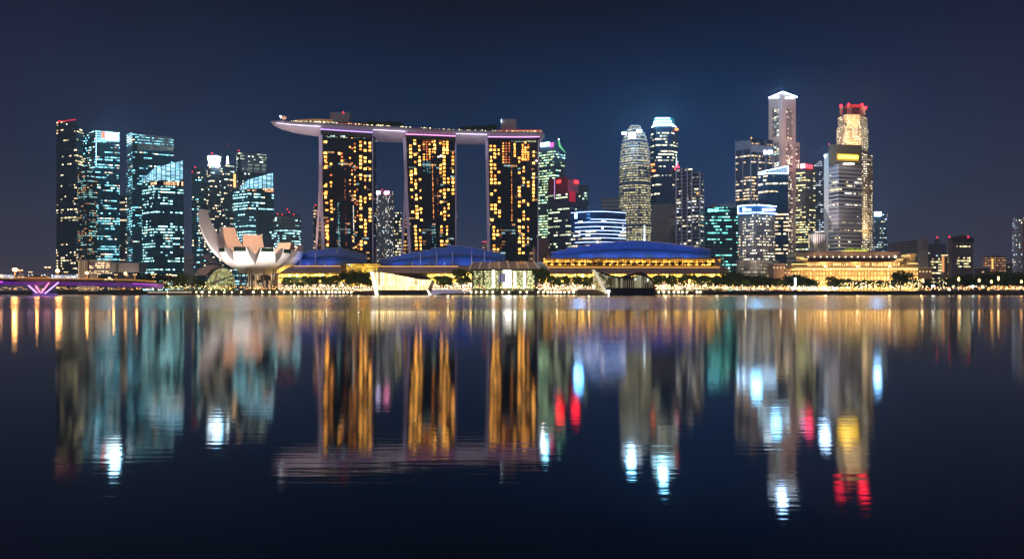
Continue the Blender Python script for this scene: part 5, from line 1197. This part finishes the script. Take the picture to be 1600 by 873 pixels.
for k in range(9):
    mb=MB(); px=80+k*4.9; mb.prism([(X(px,800),800),(X(px+4.4,800),800),(X(px+4.4,800),806),(X(px,800),806)],Z(435,800),Z(430.5,800),0,0)
    a=P(px+2.2,428.4,803); b=[P(px,430.5,800),P(px+4.4,430.5,800),P(px+4.4,430.5,806),P(px,430.5,806)]
    for i in range(4): mb.face([b[i],b[(i+1)%4],a])
    mb.build('tent',mat('tent_lit',(.6,.65,.75),.6,0,(.6,.75,1),.5),t)
t=thing('white_marquee','small white lit tent at the left frame edge beyond the bridge','marquee',(X(8,800),800,GZ))
for k in range(3):
    mb=MB(); px=2+k*5; mb.box(X(px,800),X(px+4.4,800),800,806,Z(435,800),Z(429,800)); mb.build('tent',mat('tent_lit',(.6,.65,.75),.6),t)

# ================================================================== BRIDGE
t=thing('road_bridge','long low road bridge with violet lit girder crossing the left side','bridge',(X(62,480),480,0))
br=[(-160,395,437.5,440,447),(0,440,437,439.2,445),(62,480,437.4,439.6,445.6),(150,535,438.6,440.8,446.8),(205,575,440,442,448.5),(244,604,442.2,444,450)]
fr=[];dk=[]
mb=MB()
zt=11.6
for a,b in zip(br[:-1],br[1:]):
    def sec(q):
        px,Y,y0,y1,y2=q; x=X(px,Y); return x,Y,Z(y0,Y),Z(y1,Y),Z(y2,Y)
    A=sec(a);B=sec(b); w_=16
    mb.prism([(A[0],A[1]),(B[0],B[1]),(B[0],B[1]+w_),(A[0],A[1]+w_)],[A[3],B[3],B[3],A[3]],[A[2],B[2],B[2],A[2]],0,0)
mb.build('deck',mat('deck_concrete',(.3,.2,.15),.7),t)
mb=MB()
for a,b in zip(br[:-1],br[1:]):
    A=sec(a);B=sec(b); mb.prism([(A[0]+.5,A[1]+2.5),(B[0]+.5,B[1]+2.5),(B[0],B[1]+13),(A[0],A[1]+13)],[A[4],B[4],B[4],A[4]],[A[3]-.02,B[3]-.02,B[3]-.02,A[3]-.02],0,0)
mb.build('girder',mat('girder_violet_lit',(.35,.15,.5),.5,0,(.35,.04,.9),.16),t)  # violet light put into the girder's colour and emission
mb=MB()
for a,b in zip(br[:-1],br[1:]):
    A=sec(a);B=sec(b); mb.tube((A[0],A[1]+1.6,A[3]-.5),(B[0],B[1]+1.6,B[3]-.5),.35,.35,6)
mb.build('girder_light',mat('girder_led',(.1,.1,.1),.5,0,(.75,.08,1),3.,sample=True),t)
mb=MB()
for a,b in zip(br[:-1],br[1:]):
    A=sec(a);B=sec(b); mb.prism([(A[0],A[1]+.1),(B[0],B[1]+.1),(B[0],B[1]+.5),(A[0],A[1]+.5)],[A[2]+.01,B[2]+.01,B[2]+.01,A[2]+.01],[A[2]+1.1,B[2]+1.1,B[2]+1.1,A[2]+1.1],0,0)
mb.build('parapet',mat('parapet_concrete',(.5,.38,.28),.7,noise=.2,nscale=.5),t)
mb=MB()
for a,b in zip(br[:-1],br[1:]):
    A=sec(a);B=sec(b)
    mb.tube((A[0],A[1]+.3,A[2]+2.1),(B[0],B[1]+.3,B[2]+2.1),.14,.14,5); mb.tube((A[0],A[1]+.3,A[2]+1.6),(B[0],B[1]+.3,B[2]+1.6),.1,.1,5)
    for k in range(22):
        f=k/22; x=lerp(A[0],B[0],f);y=lerp(A[1],B[1],f)+.4;z=lerp(A[2],B[2],f); mb.tube((x,y,z+.9),(x,y,z+2.1),.1,.1,4)
mb.build('railing',mat('rail_lamp_lit',(.5,.3,.15),.6,0,(1,.42,.1),.9),t)  # street lamp light put into the railing as an orange glow
MV=glow('pier_violet',(.62,.3,1),3.2); MPk=glow('pier_pink',(1,.2,.42),3.2)
for (x0,y0,x1,y1,m_,dy) in ((39,441,58.5,458.5,MV,0),(91.5,441,70,458.5,MV,0),(52.5,441.5,63,457.5,MPk,3),(76.5,441.5,64.6,457.5,MPk,3)):
    mb=MB(); a=P(x0,y0,478+dy); b=P(x1,y1,478+dy); mb.tube(a+Vector((0,1.2,0)),b+Vector((0,1.2,0)),.9,.9,6); o=mb.build('pier_leg',mat('pier_conc',(.4,.35,.45),.6),t)
    mb=MB(); mb.tube(a,b,.42,.42,6); mb.build('neon_tube',m_,o)
mb=MB(); a=P(64.5,459,480); mb.box(a.x-4,a.x+4,476,492,-1,Z(457.6,480)); mb.build('pier_base',mat('pier_base',(.25,.2,.4),.6,0,(.3,.15,.9),.25),t)
# promontory lip
t=thing('timber_boardwalk','white edged boardwalk lip jutting over the water left of the museum','boardwalk',(X(250,603),603,GZ))
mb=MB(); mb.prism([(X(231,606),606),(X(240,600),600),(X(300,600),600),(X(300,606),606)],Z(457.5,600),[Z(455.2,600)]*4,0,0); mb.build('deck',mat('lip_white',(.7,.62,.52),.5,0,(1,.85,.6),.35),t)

# ================================================================== GRAND HOTEL (classical, floodlit)
t=thing('classical_hotel','grand classical colonnaded building floodlit gold at the right waterfront','civic building',(X(1336,800),810,GZ))
YF=790
GS=mat('gold_stone',(.5,.4,.26),.7,noise=.12,nscale=.3)
mb=MB(); mb.box(X(1243,YF),X(1434,YF),YF,YF+50,GZ,Z(419,YF)); mb.build('wall',fac('arcade',glass=(.2,.12,.05),frame=(.5,.38,.22),cw=4.4,ch=6.2,fx=.5,fy=.7,p=2,fb=.1,block=1,a=(1,.5,.12),b=(1,.58,.18),mix=.5,s=6,dim=(.35,.18,.04)),t)
def hbox(nm,a,b,y0,y1,dY0,dY1,m_): 
    mb=MB(); Y=YF+dY0; mb.box(X(a,Y),X(b,Y),Y,YF+dY1,Z(y1,Y),Z(y0,Y)); return mb.build(nm,m_,t)
hbox('cornice',1241,1436,416.8,419.4,-4,52,GS); hbox('parapet',1262,1405,415.6,417,-2.4,50,mat('parapet_grey',(.4,.3,.2),.7))
mb=MB(); mb.box(X(1243,YF-4),X(1434,YF-4),YF-3.6,YF-3.2,Z(420.2,YF-4),Z(419.6,YF-4)); mb.build('cove_light',mat('cove_gold',(.1,.1,.1),.5,0,(1,.55,.16),8.,sample=True),t)
for i in range(34):
    px=1246+i*5.6; mb=MB(); mb.tube((X(px,YF-2.4),YF-2.4,GZ),(X(px,YF-2.4),YF-2.4,Z(420,YF-2.4)),1.0,.85,10); mb.build('column',GS,t)
hbox('second_storey',1260,1406,410.4,415.8,8,46,fac('storey2',glass=(.3,.2,.08),frame=(.5,.38,.2),cw=3,ch=9,fx=.6,fy=1.1,p=2,fb=0,block=1,a=(1,.6,.18),b=(1,.72,.3),mix=.5,s=2.2,dim=(.4,.24,.08)))
hbox('cornice',1258,1408,408.8,410.6,5,47,mat('cornice_lit',(.5,.3,.14),.6,0,(1,.45,.1),.35))  # light on the cornice put in as an orange glow
hbox('upper_terrace',1263,1404,402.5,409,14,44,mat('terrace_dark',(.05,.035,.03),.8))
hbox('attic',1257,1408,394.2,402.7,17,46,mat('attic_mauve',(.42,.32,.3),.7))
hbox('attic_roof',1255,1410,392.8,394.4,15,48,mat('attic_roof',(.3,.22,.22),.7))
for i in range(15):
    px=1263+i*9.7; mb=MB(); mb.ball(P(px,401.3,YF+15.5),.75 if i<14 else 1.5,8,5); mb.build('downlight',glow('downlight_warm',(1,.78,.5),6),t)
for a,b,y0,y1,d in ((1242,1257,395.5,401.5,6),(1244,1262,403.5,408.5,2),(1236,1262,413,417,-2),(1252,1263,405.5,407.8,-1)): hbox('left_wing',a,b,y0,y1,d,30,GS if y0<400 or y0>410 else mat('wing_stone',(.42,.34,.28),.7))
hbox('left_wing',1246,1260,401.5,413,8,34,mat('wing_stone',(.42,.34,.28),.7))
for a,b,y0,y1,d in ((1408,1423,400.5,404.5,4),(1400,1412,406,409,2),(1421,1432,396,398.5,0),(1416,1436,412.5,417,-2)): hbox('right_wing',a,b,y0,y1,d,34,GS)
hbox('right_wing',1404,1430,404.5,417,10,40,mat('wing_stone',(.42,.34,.28),.7))
hbox('corner_turret',1423,1430,398,413,2,12,GS)
mb=MB(); c=P(1427,394.5,YF+6); mb.tube(P(1427,397,YF+6),c,1.6,.4,8); mb.build('finial',GS,t)
for y0,x0,x1 in ((402,1244,1256),(404.2,1250,1262),(399,1409,1422),(405,1401,1411),(411,1418,1434),(412,1237,1262)):
    mb=MB(); mb.box(X(x0,YF-3),X(x1,YF-3),YF-3,YF-2.6,Z(y0+.7,YF-3),Z(y0,YF-3)); mb.build('cove_light',glow('cove_wing',(1,.66,.2),3.5),t)
for i in range(8):
    px=1250+i*25.5; spot('arcade_flood',(X(px,YF-26),YF-26,GZ+1),(X(px,YF),YF,GZ+16),90000,(1,.62,.24),110,.9,1)
for px in (1290,1340,1390): spot('storey_flood',P(px,416,YF-3),P(px,404,YF+16),40000,(1,.6,.28),140,.9,.8)
t2=thing('roof_garden','bright yellow green lit garden canopy on top of the classical building','roof garden',(X(1337,YF+20),YF+22,Z(393,YF+20)))
mb=MB(); rg=random.Random(4)
mb.box(X(1322,YF+18),X(1355,YF+18),YF+18,YF+30,Z(393,YF+18),Z(391,YF+18)); mb.build('planter',glow('garden_glow',(.95,.75,.15),1.3),t2)
mb=MB()
for i in range(60): mb.ball((X(rg.uniform(1322,1356),YF+20),YF+rg.uniform(18,26),Z(rg.uniform(387.5,391.5),YF+20)),rg.uniform(.5,1.1),5,4)
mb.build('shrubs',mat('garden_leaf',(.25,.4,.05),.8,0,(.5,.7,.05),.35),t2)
for a,b,y,lab,mm_ in ((1208,1228,413,'pink plastered low building between the grid tower podium and the classical hotel',mat('plaster_pink',(.4,.26,.22),.7)),(1436,1456,419,'low dim building at the right end of the classical hotel',mat('dimwall',(.2,.15,.15),.7)),(1226,1246,421,'low mauve annex at the left foot of the classical hotel',mat('annex_mauve',(.38,.26,.26),.7))):
    t=thing('low_building',lab,'building',(X((a+b)/2,812),812,GZ)); mb=MB(); mb.box(X(a,805),X(b,805),805,825,GZ,Z(y,805)); mb.build('wall',mm_,t)
    mb=MB(); mb.box(X(a-.8,804),X(b+.8,804),803.5,826,Z(y,804),Z(y-1.2,804)); mb.build('roof',M_PALE,t)
    mb=MB(); 
    for k in range(4): q=lerp(a+2,b-2,k/3); mb.box(X(q,804)-.8,X(q,804)+.8,804.6,804.95,Z(y+6,804),Z(y+4,804))
    mb.build('window',glow('lowwin',(1,.7,.35),1.6),t)

# ================================================================== TREES
LEAF=mat('leaf_dark',(.06,.11,.03),.8,noise=.5,nscale=.6)
LEAF2=mat('leaf_warm',(.12,.19,.04),.8,noise=.5,nscale=.6)
BARK=mat('bark',(.08,.06,.045),.9,noise=.3,nscale=2)
def make_tree(seed,h,w,cr,nleaf,leafm,ls,name='tree',palm=False):
    rg=random.Random(seed)
    root=bpy.data.objects.new(name,None); COL.objects.link(root)
    mb=MB(); th=h*(1-cr)
    mb.tube((0,0,0),(.1*w*rg.uniform(-.3,.3),0,th),.035*h*.6,.02*h,7)
    lobes=[]
    nl=7
    for i in range(nl):
        a=2*math.pi*i/nl+rg.uniform(-.4,.4); rr=w*.5*rg.uniform(.35,.72); zz=th+h*cr*rg.uniform(.2,.78)
        c=Vector((rr*math.cos(a),rr*math.sin(a),zz)); lobes.append((c,w*rg.uniform(.2,.3),h*cr*rg.uniform(.16,.28)))
        mb.tube((0,0,th*.9),c,.012*h,.004*h,5)
    lobes.append((Vector((0,0,th+h*cr*.72)),w*.26,h*cr*.27)); lobes.append((Vector((0,0,th+h*cr*.4)),w*.34,h*cr*.3))
    tr=mb.build('trunk',BARK); tr.parent=root
    mb=MB()
    for k in range(nleaf):
        c,rw,rh=rg.choice(lobes); d=Vector((rg.gauss(0,1),rg.gauss(0,1),rg.gauss(0,1))).normalized()*rg.uniform(.55,1.05)
        p=c+Vector((d.x*rw,d.y*rw,d.z*rh)); n=Vector((rg.gauss(0,1),rg.gauss(0,1),rg.gauss(0,1)+.6)).normalized()
        e1=n.orthogonal().normalized(); e2=n.cross(e1); s=ls*rg.uniform(.6,1.3)
        mb.face([p-e1*s,p-e2*s*.7,p+e1*s,p+e2*s*.7])
    cr_=mb.build('crown',leafm); cr_.parent=root
    return root
protos=[make_tree(11+i,1,1.0,.78,1000,LEAF,.055) for i in range(3)]+[make_tree(31+i,1,1.0,.72,900,LEAF2,.06) for i in range(3)]
used=set()
def plant(k,px,py_top,py_base,Y,wpx,label,group=None,cat='tree'):
    p=protos[k]; h=(py_base-py_top)/F*Y; w_=wpx/F*Y; z=GZ if py_base>=450 else Z(py_base,Y)
    if py_base>=450: h=Z(py_top,Y)-GZ
    loc=(X(px,Y),Y,z)
    if k not in used:
        used.add(k); o=p; o.location=loc; tag(o,label,cat,group); o.scale=(w_,w_,h); o.rotation_euler=(0,0,random.uniform(0,6)); return o
    o=copy_tree(p,loc,label,group,random.uniform(0,6),(w_,w_,h)); o['category']=cat
    if not group and 'group' in o: del o['group']
    return o
rt=random.Random(21)
gl='small round tree in the row before the shops left of the cream pavilion'
for px,yt,w_ in ((446,432,9),(455,431,9),(464,431.5,9),(474,430,10),(484,429.5,10),(494,429,10),(505,430,9),(515,430.5,10),(524,429,11)): plant(3+rt.randrange(3),px,yt,451,rt.uniform(628,636),w_*1.4,gl,'trees before the left shops')
gl='taller dark green tree in the clump beside the amber lit box'
for px,yt,w_ in ((538,421.5,15),(550,420.5,16),(562,422,15),(573,423,14)): plant(rt.randrange(3),px,yt,451,rt.uniform(628,636),w_*1.4,gl,'clump by the amber box')
gl='small tree in front of the shops between the cream pavilion and the plaza'
for px,yt,w_ in ((686,430,11),(694,429.5,11),(702,431,9)): plant(3+rt.randrange(3),px,yt,451,630,w_*1.4,gl,'trees before the middle shops')
plant(4,721,420,451.5,624,34,'large round tree standing at the left edge of the plaza pavilion')
plant(5,847,417.5,451.5,622,31,'large round tree standing at the right edge of the plaza pavilion')
gl='small tree in the row between the plaza and the dark crystal pavilion'
for px,yt,w_ in ((863,429.5,12),(872,430,10),(884,430,13),(902,428.5,13),(915,432,9),(924,431.5,9)): plant(3+rt.randrange(3),px,yt,451,630,w_*1.4,gl,'trees left of the crystal pavilion')
gl='round tree in the row right of the dark crystal pavilion'
for px,yt,w_ in ((1029,429,16),(1049,428.5,16),(1069,428,16),(1086,429,15),(1097,429.5,13),(1108,431,11)): plant(3+rt.randrange(3),px,yt,451,630,w_*1.4,gl,'trees right of the crystal pavilion')
gl='dark rounded waterfront tree in front of the neon crowned grid tower'
for px,yt,w_ in ((1119,428,17),(1130,425.5,20),(1142,423.5,24),(1155,425,24),(1168,429,18),(1180,430,18),(1190,428.5,22),(1204,432,18),(1216,433,18)): plant(rt.randrange(3),px,yt,451,rt.uniform(618,640),w_*1.2,gl,'dark trees at the right of the mall')
gl='dark tree before the left half of the classical hotel'
for px,yt,w_ in ((1232,430,18),(1244,427.5,22),(1257,430,20),(1270,435,16)): plant(rt.randrange(3),px,yt,451,rt.uniform(622,640),w_*1.2,gl,'dark trees before the classical hotel')
plant(1,1302,431,452,620,25,'single rounded tree in front of the middle of the classical hotel')
plant(2,1407,421.5,452,622,30,'tallest dark tree in front of the right end of the classical hotel')
gl='low tree in the lit row at the foot of the classical hotel'
for i in range(17): plant(3+rt.randrange(3),1312+i*7.6+rt.uniform(-2,2),436.5+rt.uniform(-2,2),451,rt.uniform(640,680),11,gl,'low trees at the hotel foot')
gl='dark tree in the wooded bank at the right end'
for i in range(19):
    px=1432+i*9.6; yt=lerp(435,424.5,min(1,max(0,(px-1450)/90)))+rt.uniform(-2,2); plant(rt.randrange(3),px,yt,451,rt.uniform(650,720),rt.uniform(17,24),gl,'trees on the right bank')
gl='dark tree beyond the bridge at the left'
for px,yt,w_ in ((45,430,16),(56,429,16),(68,430,15),(222,428,18),(234,426.5,18),(246,426,18),(258,427,18),(268,428,16),(160,430,12)): plant(rt.randrange(3),px,yt,447,rt.uniform(745,780),w_,gl,'trees beyond the bridge')
gl='bushy lit tree on the tip of land left of the lattice dome'
for px,yt,w_ in ((281,426.5,18),(294,427,20),(305,431,15),(252,444,12),(264,444,11),(276,443,12),(290,442,13),(314,437,14)): plant(3+rt.randrange(3),px,yt,452,rt.uniform(628,660),w_*1.1,gl,'trees on the tip of land')
gl='tree planted on the roof deck between the first and middle hotel towers'
for i in range(9):
    px=578+i*6; Y,yt,_=hullY(px); plant(rt.randrange(3),px,yt-rt.uniform(6.5,9.5),yt+.5,Y+6,9,gl,'roof deck trees, left grove')
gl='tree planted on the roof deck left of the second grey box'
for i in range(10):
    px=722+i*5.8; Y,yt,_=hullY(px); plant(rt.randrange(3),px,yt-lerp(6,12,i/9)*rt.uniform(.8,1.05),yt+.5,Y+6,8,gl,'roof deck trees, right grove')
gl='small palm like tree inside the golden gallery'
for i in range(26): plant(rt.randrange(3),858+i*10.2+rt.uniform(-1.5,1.5),408.5+rt.uniform(-.7,.7),416.5,667,8.5,gl,'gallery trees')
# ================================================================== LAMPS AND SMALL LIGHTS
GL_W=glow('quay_bulb',(1,.8,.42),14); GL_O=glow('street_bulb',(1,.48,.12),16); GL_P=glow('promenade_bulb',(1,.72,.4),8)
def lamp_proto(kind):
    root=bpy.data.objects.new(kind,None); COL.objects.link(root)
    if kind=='quay_lamp':
        mb=MB(); mb.box(-.3,.3,-.1,.6,-.4,.4); b=mb.build('bracket',M_DARK); mb=MB(); mb.ball((0,-.4,0),.85,8,6); l=mb.build('bulb',GL_W)
    elif kind=='street_lamp':
        mb=MB(); mb.tube((0,0,0),(0,0,9),.22,.14,6); mb.tube((-1.4,0,9),(1.4,0,9),.12,.12,5); b=mb.build('pole',mat('lamp_pole',(.4,.3,.22),.5)); mb=MB(); mb.box(-1.7,-.7,-.4,.4,8.6,9.1); mb.box(.7,1.7,-.4,.4,8.6,9.1); l=mb.build('lamp_head',glow('street_head',(1,.6,.28),5))
    elif kind=='bright_street_lamp':
        mb=MB(); mb.tube((0,0,0),(0,0,9.4),.22,.14,6); b=mb.build('pole',mat('lamp_pole',(.4,.3,.22),.5)); mb=MB(); mb.ball((0,0,9.6),1.5,10,8); l=mb.build('lamp_globe',GL_O)
    else:
        mb=MB(); mb.tube((0,0,0),(0,0,4),.12,.09,5); b=mb.build('pole',M_DARK); mb=MB(); mb.ball((0,0,4.2),.5,6,5); l=mb.build('lamp_globe',GL_P)
    b.parent=root; l.parent=root; return root
prot={}
def lamp(kind,loc,label,group,scale=1.,cat='lamp'):
    if kind not in prot:
        o=prot[kind]=lamp_proto(kind); o.location=loc; tag(o,label,cat,group); o.scale=(scale,)*3; return o
    o=copy_tree(prot[kind],loc,label,group,None,scale)
    if group is None and 'group' in o: del o['group']
    return o
def quayY(px): return 603.4 if px<560 else 601.4
for seg,lab in (([262+i*4.2 for i in range(7)]+[291,299,307,316,327.5,338,350.5,362.5,377,396,410,421.5,432.5,444,455,466,477,484,492,499,506,513.5,519,525,531,537,543,549],'round quay wall light in the row before the lotus museum'),
                ([686+i*0 for i in range(0)]+[693,700,704,711,718,726,736,744,752,761,770,785,795,813,823,841,849],'round quay wall light in the row below the glass plaza pavilion'),
                ([856,861,866,871,876,882,889,896,903,912,921],'round quay wall light in the row left of the dark crystal pavilion'),
                ([1029,1037,1045,1053,1060,1066,1073,1089,1094],'round quay wall light in the row right of the dark crystal pavilion')):
    for px in seg: lamp('quay_lamp',(X(px,quayY(px)),quayY(px),Z(456.3,quayY(px))),lab,lab.replace('round quay wall light in the row','wall lights'),random.uniform(.75,1.1),'wall light')
gl='slim orange street lamp on the violet bridge'
def brY(px):
    for a,b in zip(br[:-1],br[1:]):
        if a[0]<=px<=b[0]: k=(px-a[0])/(b[0]-a[0]); return lerp(a[1],b[1],k)+8, Z(lerp(a[2],b[2],k),lerp(a[1],b[1],k))
for px,h in ((32,10),(47.5,8.5),(103,9.5),(155,8.5),(181,8.5),(198,8),(211,9.5),(240,8)): Y,z=brY(px); lamp('street_lamp',(X(px,Y),Y,z-.3),gl,'bridge street lamps',h*.85/9)
Y,z=brY(74.5); lamp('street_lamp',(X(74.5,Y),Y,z-.3),'tallest orange street lamp on the violet bridge, right of its lit pier',None,1.3)
for px,py,s,lab in ((23.5,421,1.15,'dazzling orange street lamp on the bridge left of the lit pier'),(90,423,.95,'dazzling orange street lamp on the bridge right of the lit pier'),(136,426,.95,'dazzling orange street lamp before the low building with warm bars'),(171,434,.7,'small bright orange lamp on the bridge, lowest of the dazzling ones'),(196,427,.8,'dazzling orange street lamp before the pale box building'),(1,430,.8,'orange street lamp cut by the left frame edge')):
    Y,z=brY(px); h=Z(py,Y)-z; o=lamp('bright_street_lamp',(X(px,Y),Y,z-.3),lab,None,1); o.scale=(s,s,h/9.4)
for px,py in ((240,428),(264,428.5),(272,430)): lamp('street_lamp',(X(px,660),660,Z(447,660)),'slim street lamp on the wooded tip of land','tip of land street lamps',(Z(py,660)-Z(447,660))/9)
gl='small white promenade lamp in the line before the shops'
i=0
for a,b,n in ((440,583,34),(672,738,16),(846,948,26),(1026,1150,32)):
    for k in range(n): px=lerp(a,b,(k+.5)/n); lamp('promenade_lamp',(X(px,617),617,GZ+random.uniform(-.2,.2)),gl,'promenade lamps',random.uniform(.8,1.2))
gl='small warm lamp under the waterfront trees at the right'
for k in range(58): 
    px=1135+k*8.1+random.uniform(-3,3); Y=random.uniform(608,630); lamp('promenade_lamp',(X(px,Y),Y,GZ-.2),gl,'right bank lamps',random.uniform(.55,1.25))
for px,py,lab in ((1442,438,'bright lamp post under the trees right of the classical hotel'),(1498,436,'tall lamp post before the brown tower'),(1530,438,'yellow lamp post right of the brown tower'),(1549,440,'yellow lamp post among the right bank trees'),(1560,435,'tall lamp post below the orange lit block'),(1596,440,'orange lamp post at the right frame edge')):
    Y=612; h=Z(py,Y)-GZ; o=lamp('bright_street_lamp',(X(px,Y),Y,GZ),lab,None,1); o.scale=(.55,.55,h/9.6)
for px,py,s,col,lab in ((1458,447,2.4,(.85,.95,1),'large white floodlight glare under the trees right of the classical hotel'),(1520,447.5,2.2,(.9,1,.95),'white floodlight glare beneath the trees in front of the brown tower'),(1483,452.5,1.5,(1,.75,.35),'yellow floodlight at the water edge below the brown tower')):
    o=thing('floodlight',lab,'floodlight',(X(px,606),606,GZ)); mb=MB(); c=P(px,py,606); mb.ball(c,s*.62,10,6,sz=.7); mb.build('lens',glow('flood_%d'%px,col,14),o); mb=MB(); mb.tube((c.x,606.5,GZ),(c.x,606.5,c.z),.2,.2,5); mb.build('post',M_DARK,o)
o=thing('light_column','tall glowing white light column standing among the dark trees at the water edge','light column',(X(1242.5,607),607,GZ)); mb=MB(); mb.tube((X(1242.5,607),607,Z(452,607)),P(1242.5,434,607),.75,.95,8); mb.build('tube',glow('column_white',(.85,.95,1),6),o); mb=MB(); mb.box(X(1242.5,607)-1.2,X(1242.5,607)+1.2,606,608.4,GZ,Z(452,607)); mb.build('base',M_DARK,o)
# countless tiny lights
def sprinkle(name,label,specs,mats,seed,kindlab='fairy lights'):
    rg=random.Random(seed); mb=MB()
    for n,x0,x1,y0,y1,Y0,Y1,s0,s1,mis in specs:
        for _ in range(n):
            px=rg.uniform(x0,x1); Y=rg.uniform(Y0,Y1); py=rg.triangular(y0,y1,(y0+y1*2)/3); r=rg.uniform(s0,s1)*.78
            mb.ball(P(px,py,Y),r,5,3,rg.choice(mis))
    tag(mb.build(name,mats),label,kindlab,kind='stuff')
FM=[glow('fairy_gold',(1,.58,.16),9),glow('fairy_white',(1,.82,.58),9),glow('fairy_blue',(.6,.75,1),12),glow('fairy_orange',(1,.38,.1),10),glow('fairy_green',(.7,1,.3),4)]
sprinkle('fairy_lights','countless tiny warm and white lights of cafes and crowds all along the waterfront promenade',[
 (200,1130,1235,445,454,608,625,.22,.5,[0,0,1,3]),(170,1235,1310,446,454.2,607,625,.22,.5,[1,1,2,0]),(230,1310,1440,440,453.6,607,640,.22,.5,[0,0,1,4]),(170,1440,1600,445,453.8,607,640,.2,.42,[0,3,3,1]),(70,1560,1605,446,453,607,640,.2,.4,[0,3]),
 (120,440,583,442.5,447,640,646,.2,.42,[1,1,0,3]),(120,440,583,449,454.4,606.5,616,.2,.4,[0,1,4,3]),(60,672,738,443,454,610,640,.22,.42,[1,0,3]),(130,846,948,442,452,612,645,.2,.42,[1,0,1,3]),(160,1026,1135,442,452,612,645,.2,.42,[1,0,0,3]),(90,740,840,444,452,612,626,.2,.5,[1,0,3,4]),
 (120,236,340,444,453,606,630,.2,.42,[0,1,4]),(80,340,440,446,453,606,622,.2,.4,[0,3]),(50,1420,1480,432,446,620,660,.2,.45,[0,1,4]),(60,1310,1440,437,446,625,640,.2,.4,[0,1])],FM,9)
sprinkle('far_shore_lights','countless tiny amber lights on the far shore seen under the violet bridge',[(150,-20,236,447.5,453.2,745,760,.2,.42,[0,3,3,0]),(70,0,130,428,435,790,800,.3,.5,[1,2,0]),(50,240,330,437,446,650,680,.25,.45,[0,4])],FM,12)
# hedge and terrace planting
rg=random.Random(6); mb=MB()
for a,b in ((262,440),(440,552),(735,850),(1025,1130)):
    for _ in range(int((b-a)*9)):
        px=rg.uniform(a,b); Y=rg.uniform(606,611); z=GZ+rg.uniform(.1,1.7); s=rg.uniform(.25,.5); p=Vector((X(px,Y),Y,z))
        n=Vector((rg.gauss(0,1),rg.gauss(0,1),rg.gauss(0,1))).normalized(); e1=n.orthogonal().normalized(); e2=n.cross(e1); mb.face([p-e1*s,p-e2*s,p+e1*s,p+e2*s])
tag(mb.build('hedge_foliage',LEAF2),'low clipped hedge planting behind the quay edge before the museum and plaza','hedge',kind='stuff')
t=thing('boathouse','small low dark floating stage at the right bank under the trees','stage',(X(1560,600),600,0))
mb=MB(); mb.box(X(1545,598),X(1595,598),598,601,1,Z(455.6,598)); mb.build('hull',mat('stage_grey',(.12,.12,.14),.6),t); mb=MB(); mb.box(X(1547,597.8),X(1594,597.8),597.6,597.9,Z(455.6,598),Z(455.1,598)); mb.build('rail',mat('stage_rail',(.4,.4,.45),.5),t)

# ================================================================== ADDED HAZE AND HALO LIGHTS
mb=MB(); mb.box(-2700,2700,-80,2700,-2,400)
hz=bpy.data.materials.new('halo_haze'); hz.use_nodes=True; nt=hz.node_tree; nt.nodes.clear(); o=nt.nodes.new('ShaderNodeOutputMaterial'); v=nt.nodes.new('ShaderNodeVolumePrincipled')
v.inputs['Density'].default_value=.00020; v.inputs['Color'].default_value=(.62,.8,1,1); v.inputs['Anisotropy'].default_value=0  # haze added to carry halos round the bright lights
nt.links.new(v.outputs[0],o.inputs['Volume'])
tag(mb.build('haze',hz),'thin haze volume added over the bay so the lit crowns show halos',kind='stuff')
cy.volume_bounces=0
for px,py,Y,c,p,d in ((180,206,985,(.35,.75,1),.9,22),(986,205,975,(.2,.6,1),1.2,28),(1036,184,1050,(.2,.62,1),1.7,26),(1222,146,1070,(.35,.62,1),1.0,26),(1182,322,795,(.2,.6,1),.4,24),(1213,262,900,(.2,.6,1),.4,22),(1289,243,880,(.4,.65,1),.5,16),
  (875,281,905,(1,.01,.02),.22,18),(899,284,905,(1,.01,.02),.2,18),(1349,160,1045,(1,.01,.04),.3,22),(1312,163,1045,(1,.01,.04),.16,20),(850,223,985,(.25,.7,1),.5,20),(904,335,850,(.1,.45,1),.5,22),(341,252,950,(.3,.65,1),.3,20),(1371,332,1240,(.2,.5,1),.5,24),(1264,258,1100,(1,.08,.2),.2,20),
  (23.5,420,440,(1,.42,.12),.03,6),(90,422,490,(1,.42,.12),.03,6),(1323,240,880,(1,.6,.1),.12,20)):
    plight('halo_light',P(px,py-(7 if d>10 else 0),Y-d),p*(1.25e5 if c[2]>.5 else .8e5),c,7 if d>10 else 1)  # added lights before crowns and lamps, placed to make halos

for px in (262,310,460,510,560,700,870,920,1040,1080,1120,1165,1220,1290,1340,1390,1440,1500,1560):
    plight('promenade_fill',(X(px,609),609,GZ+4.5),1300,(1,.8,.45),.8)  # added fills standing in for the small bulbs, to light the trees

for px in (10,40,75,110,150,190,225):
    Y,z=brY(px); plight('bridge_fill',(X(px,Y),Y-11.5,z+5),2600,(1,.42,.1),.8)  # added fills before the parapet, in place of the street lamps' light
spot('box_fill',(X(194,775),775,GZ+3),(X(194,790),790,28),26000,(1,.85,.72),120,.9,1.)  # spots added to brighten the two low buildings
spot('box_fill',(X(150,775),775,GZ+3),(X(150,790),790,28),16000,(1,.75,.55),120,.9,1.)
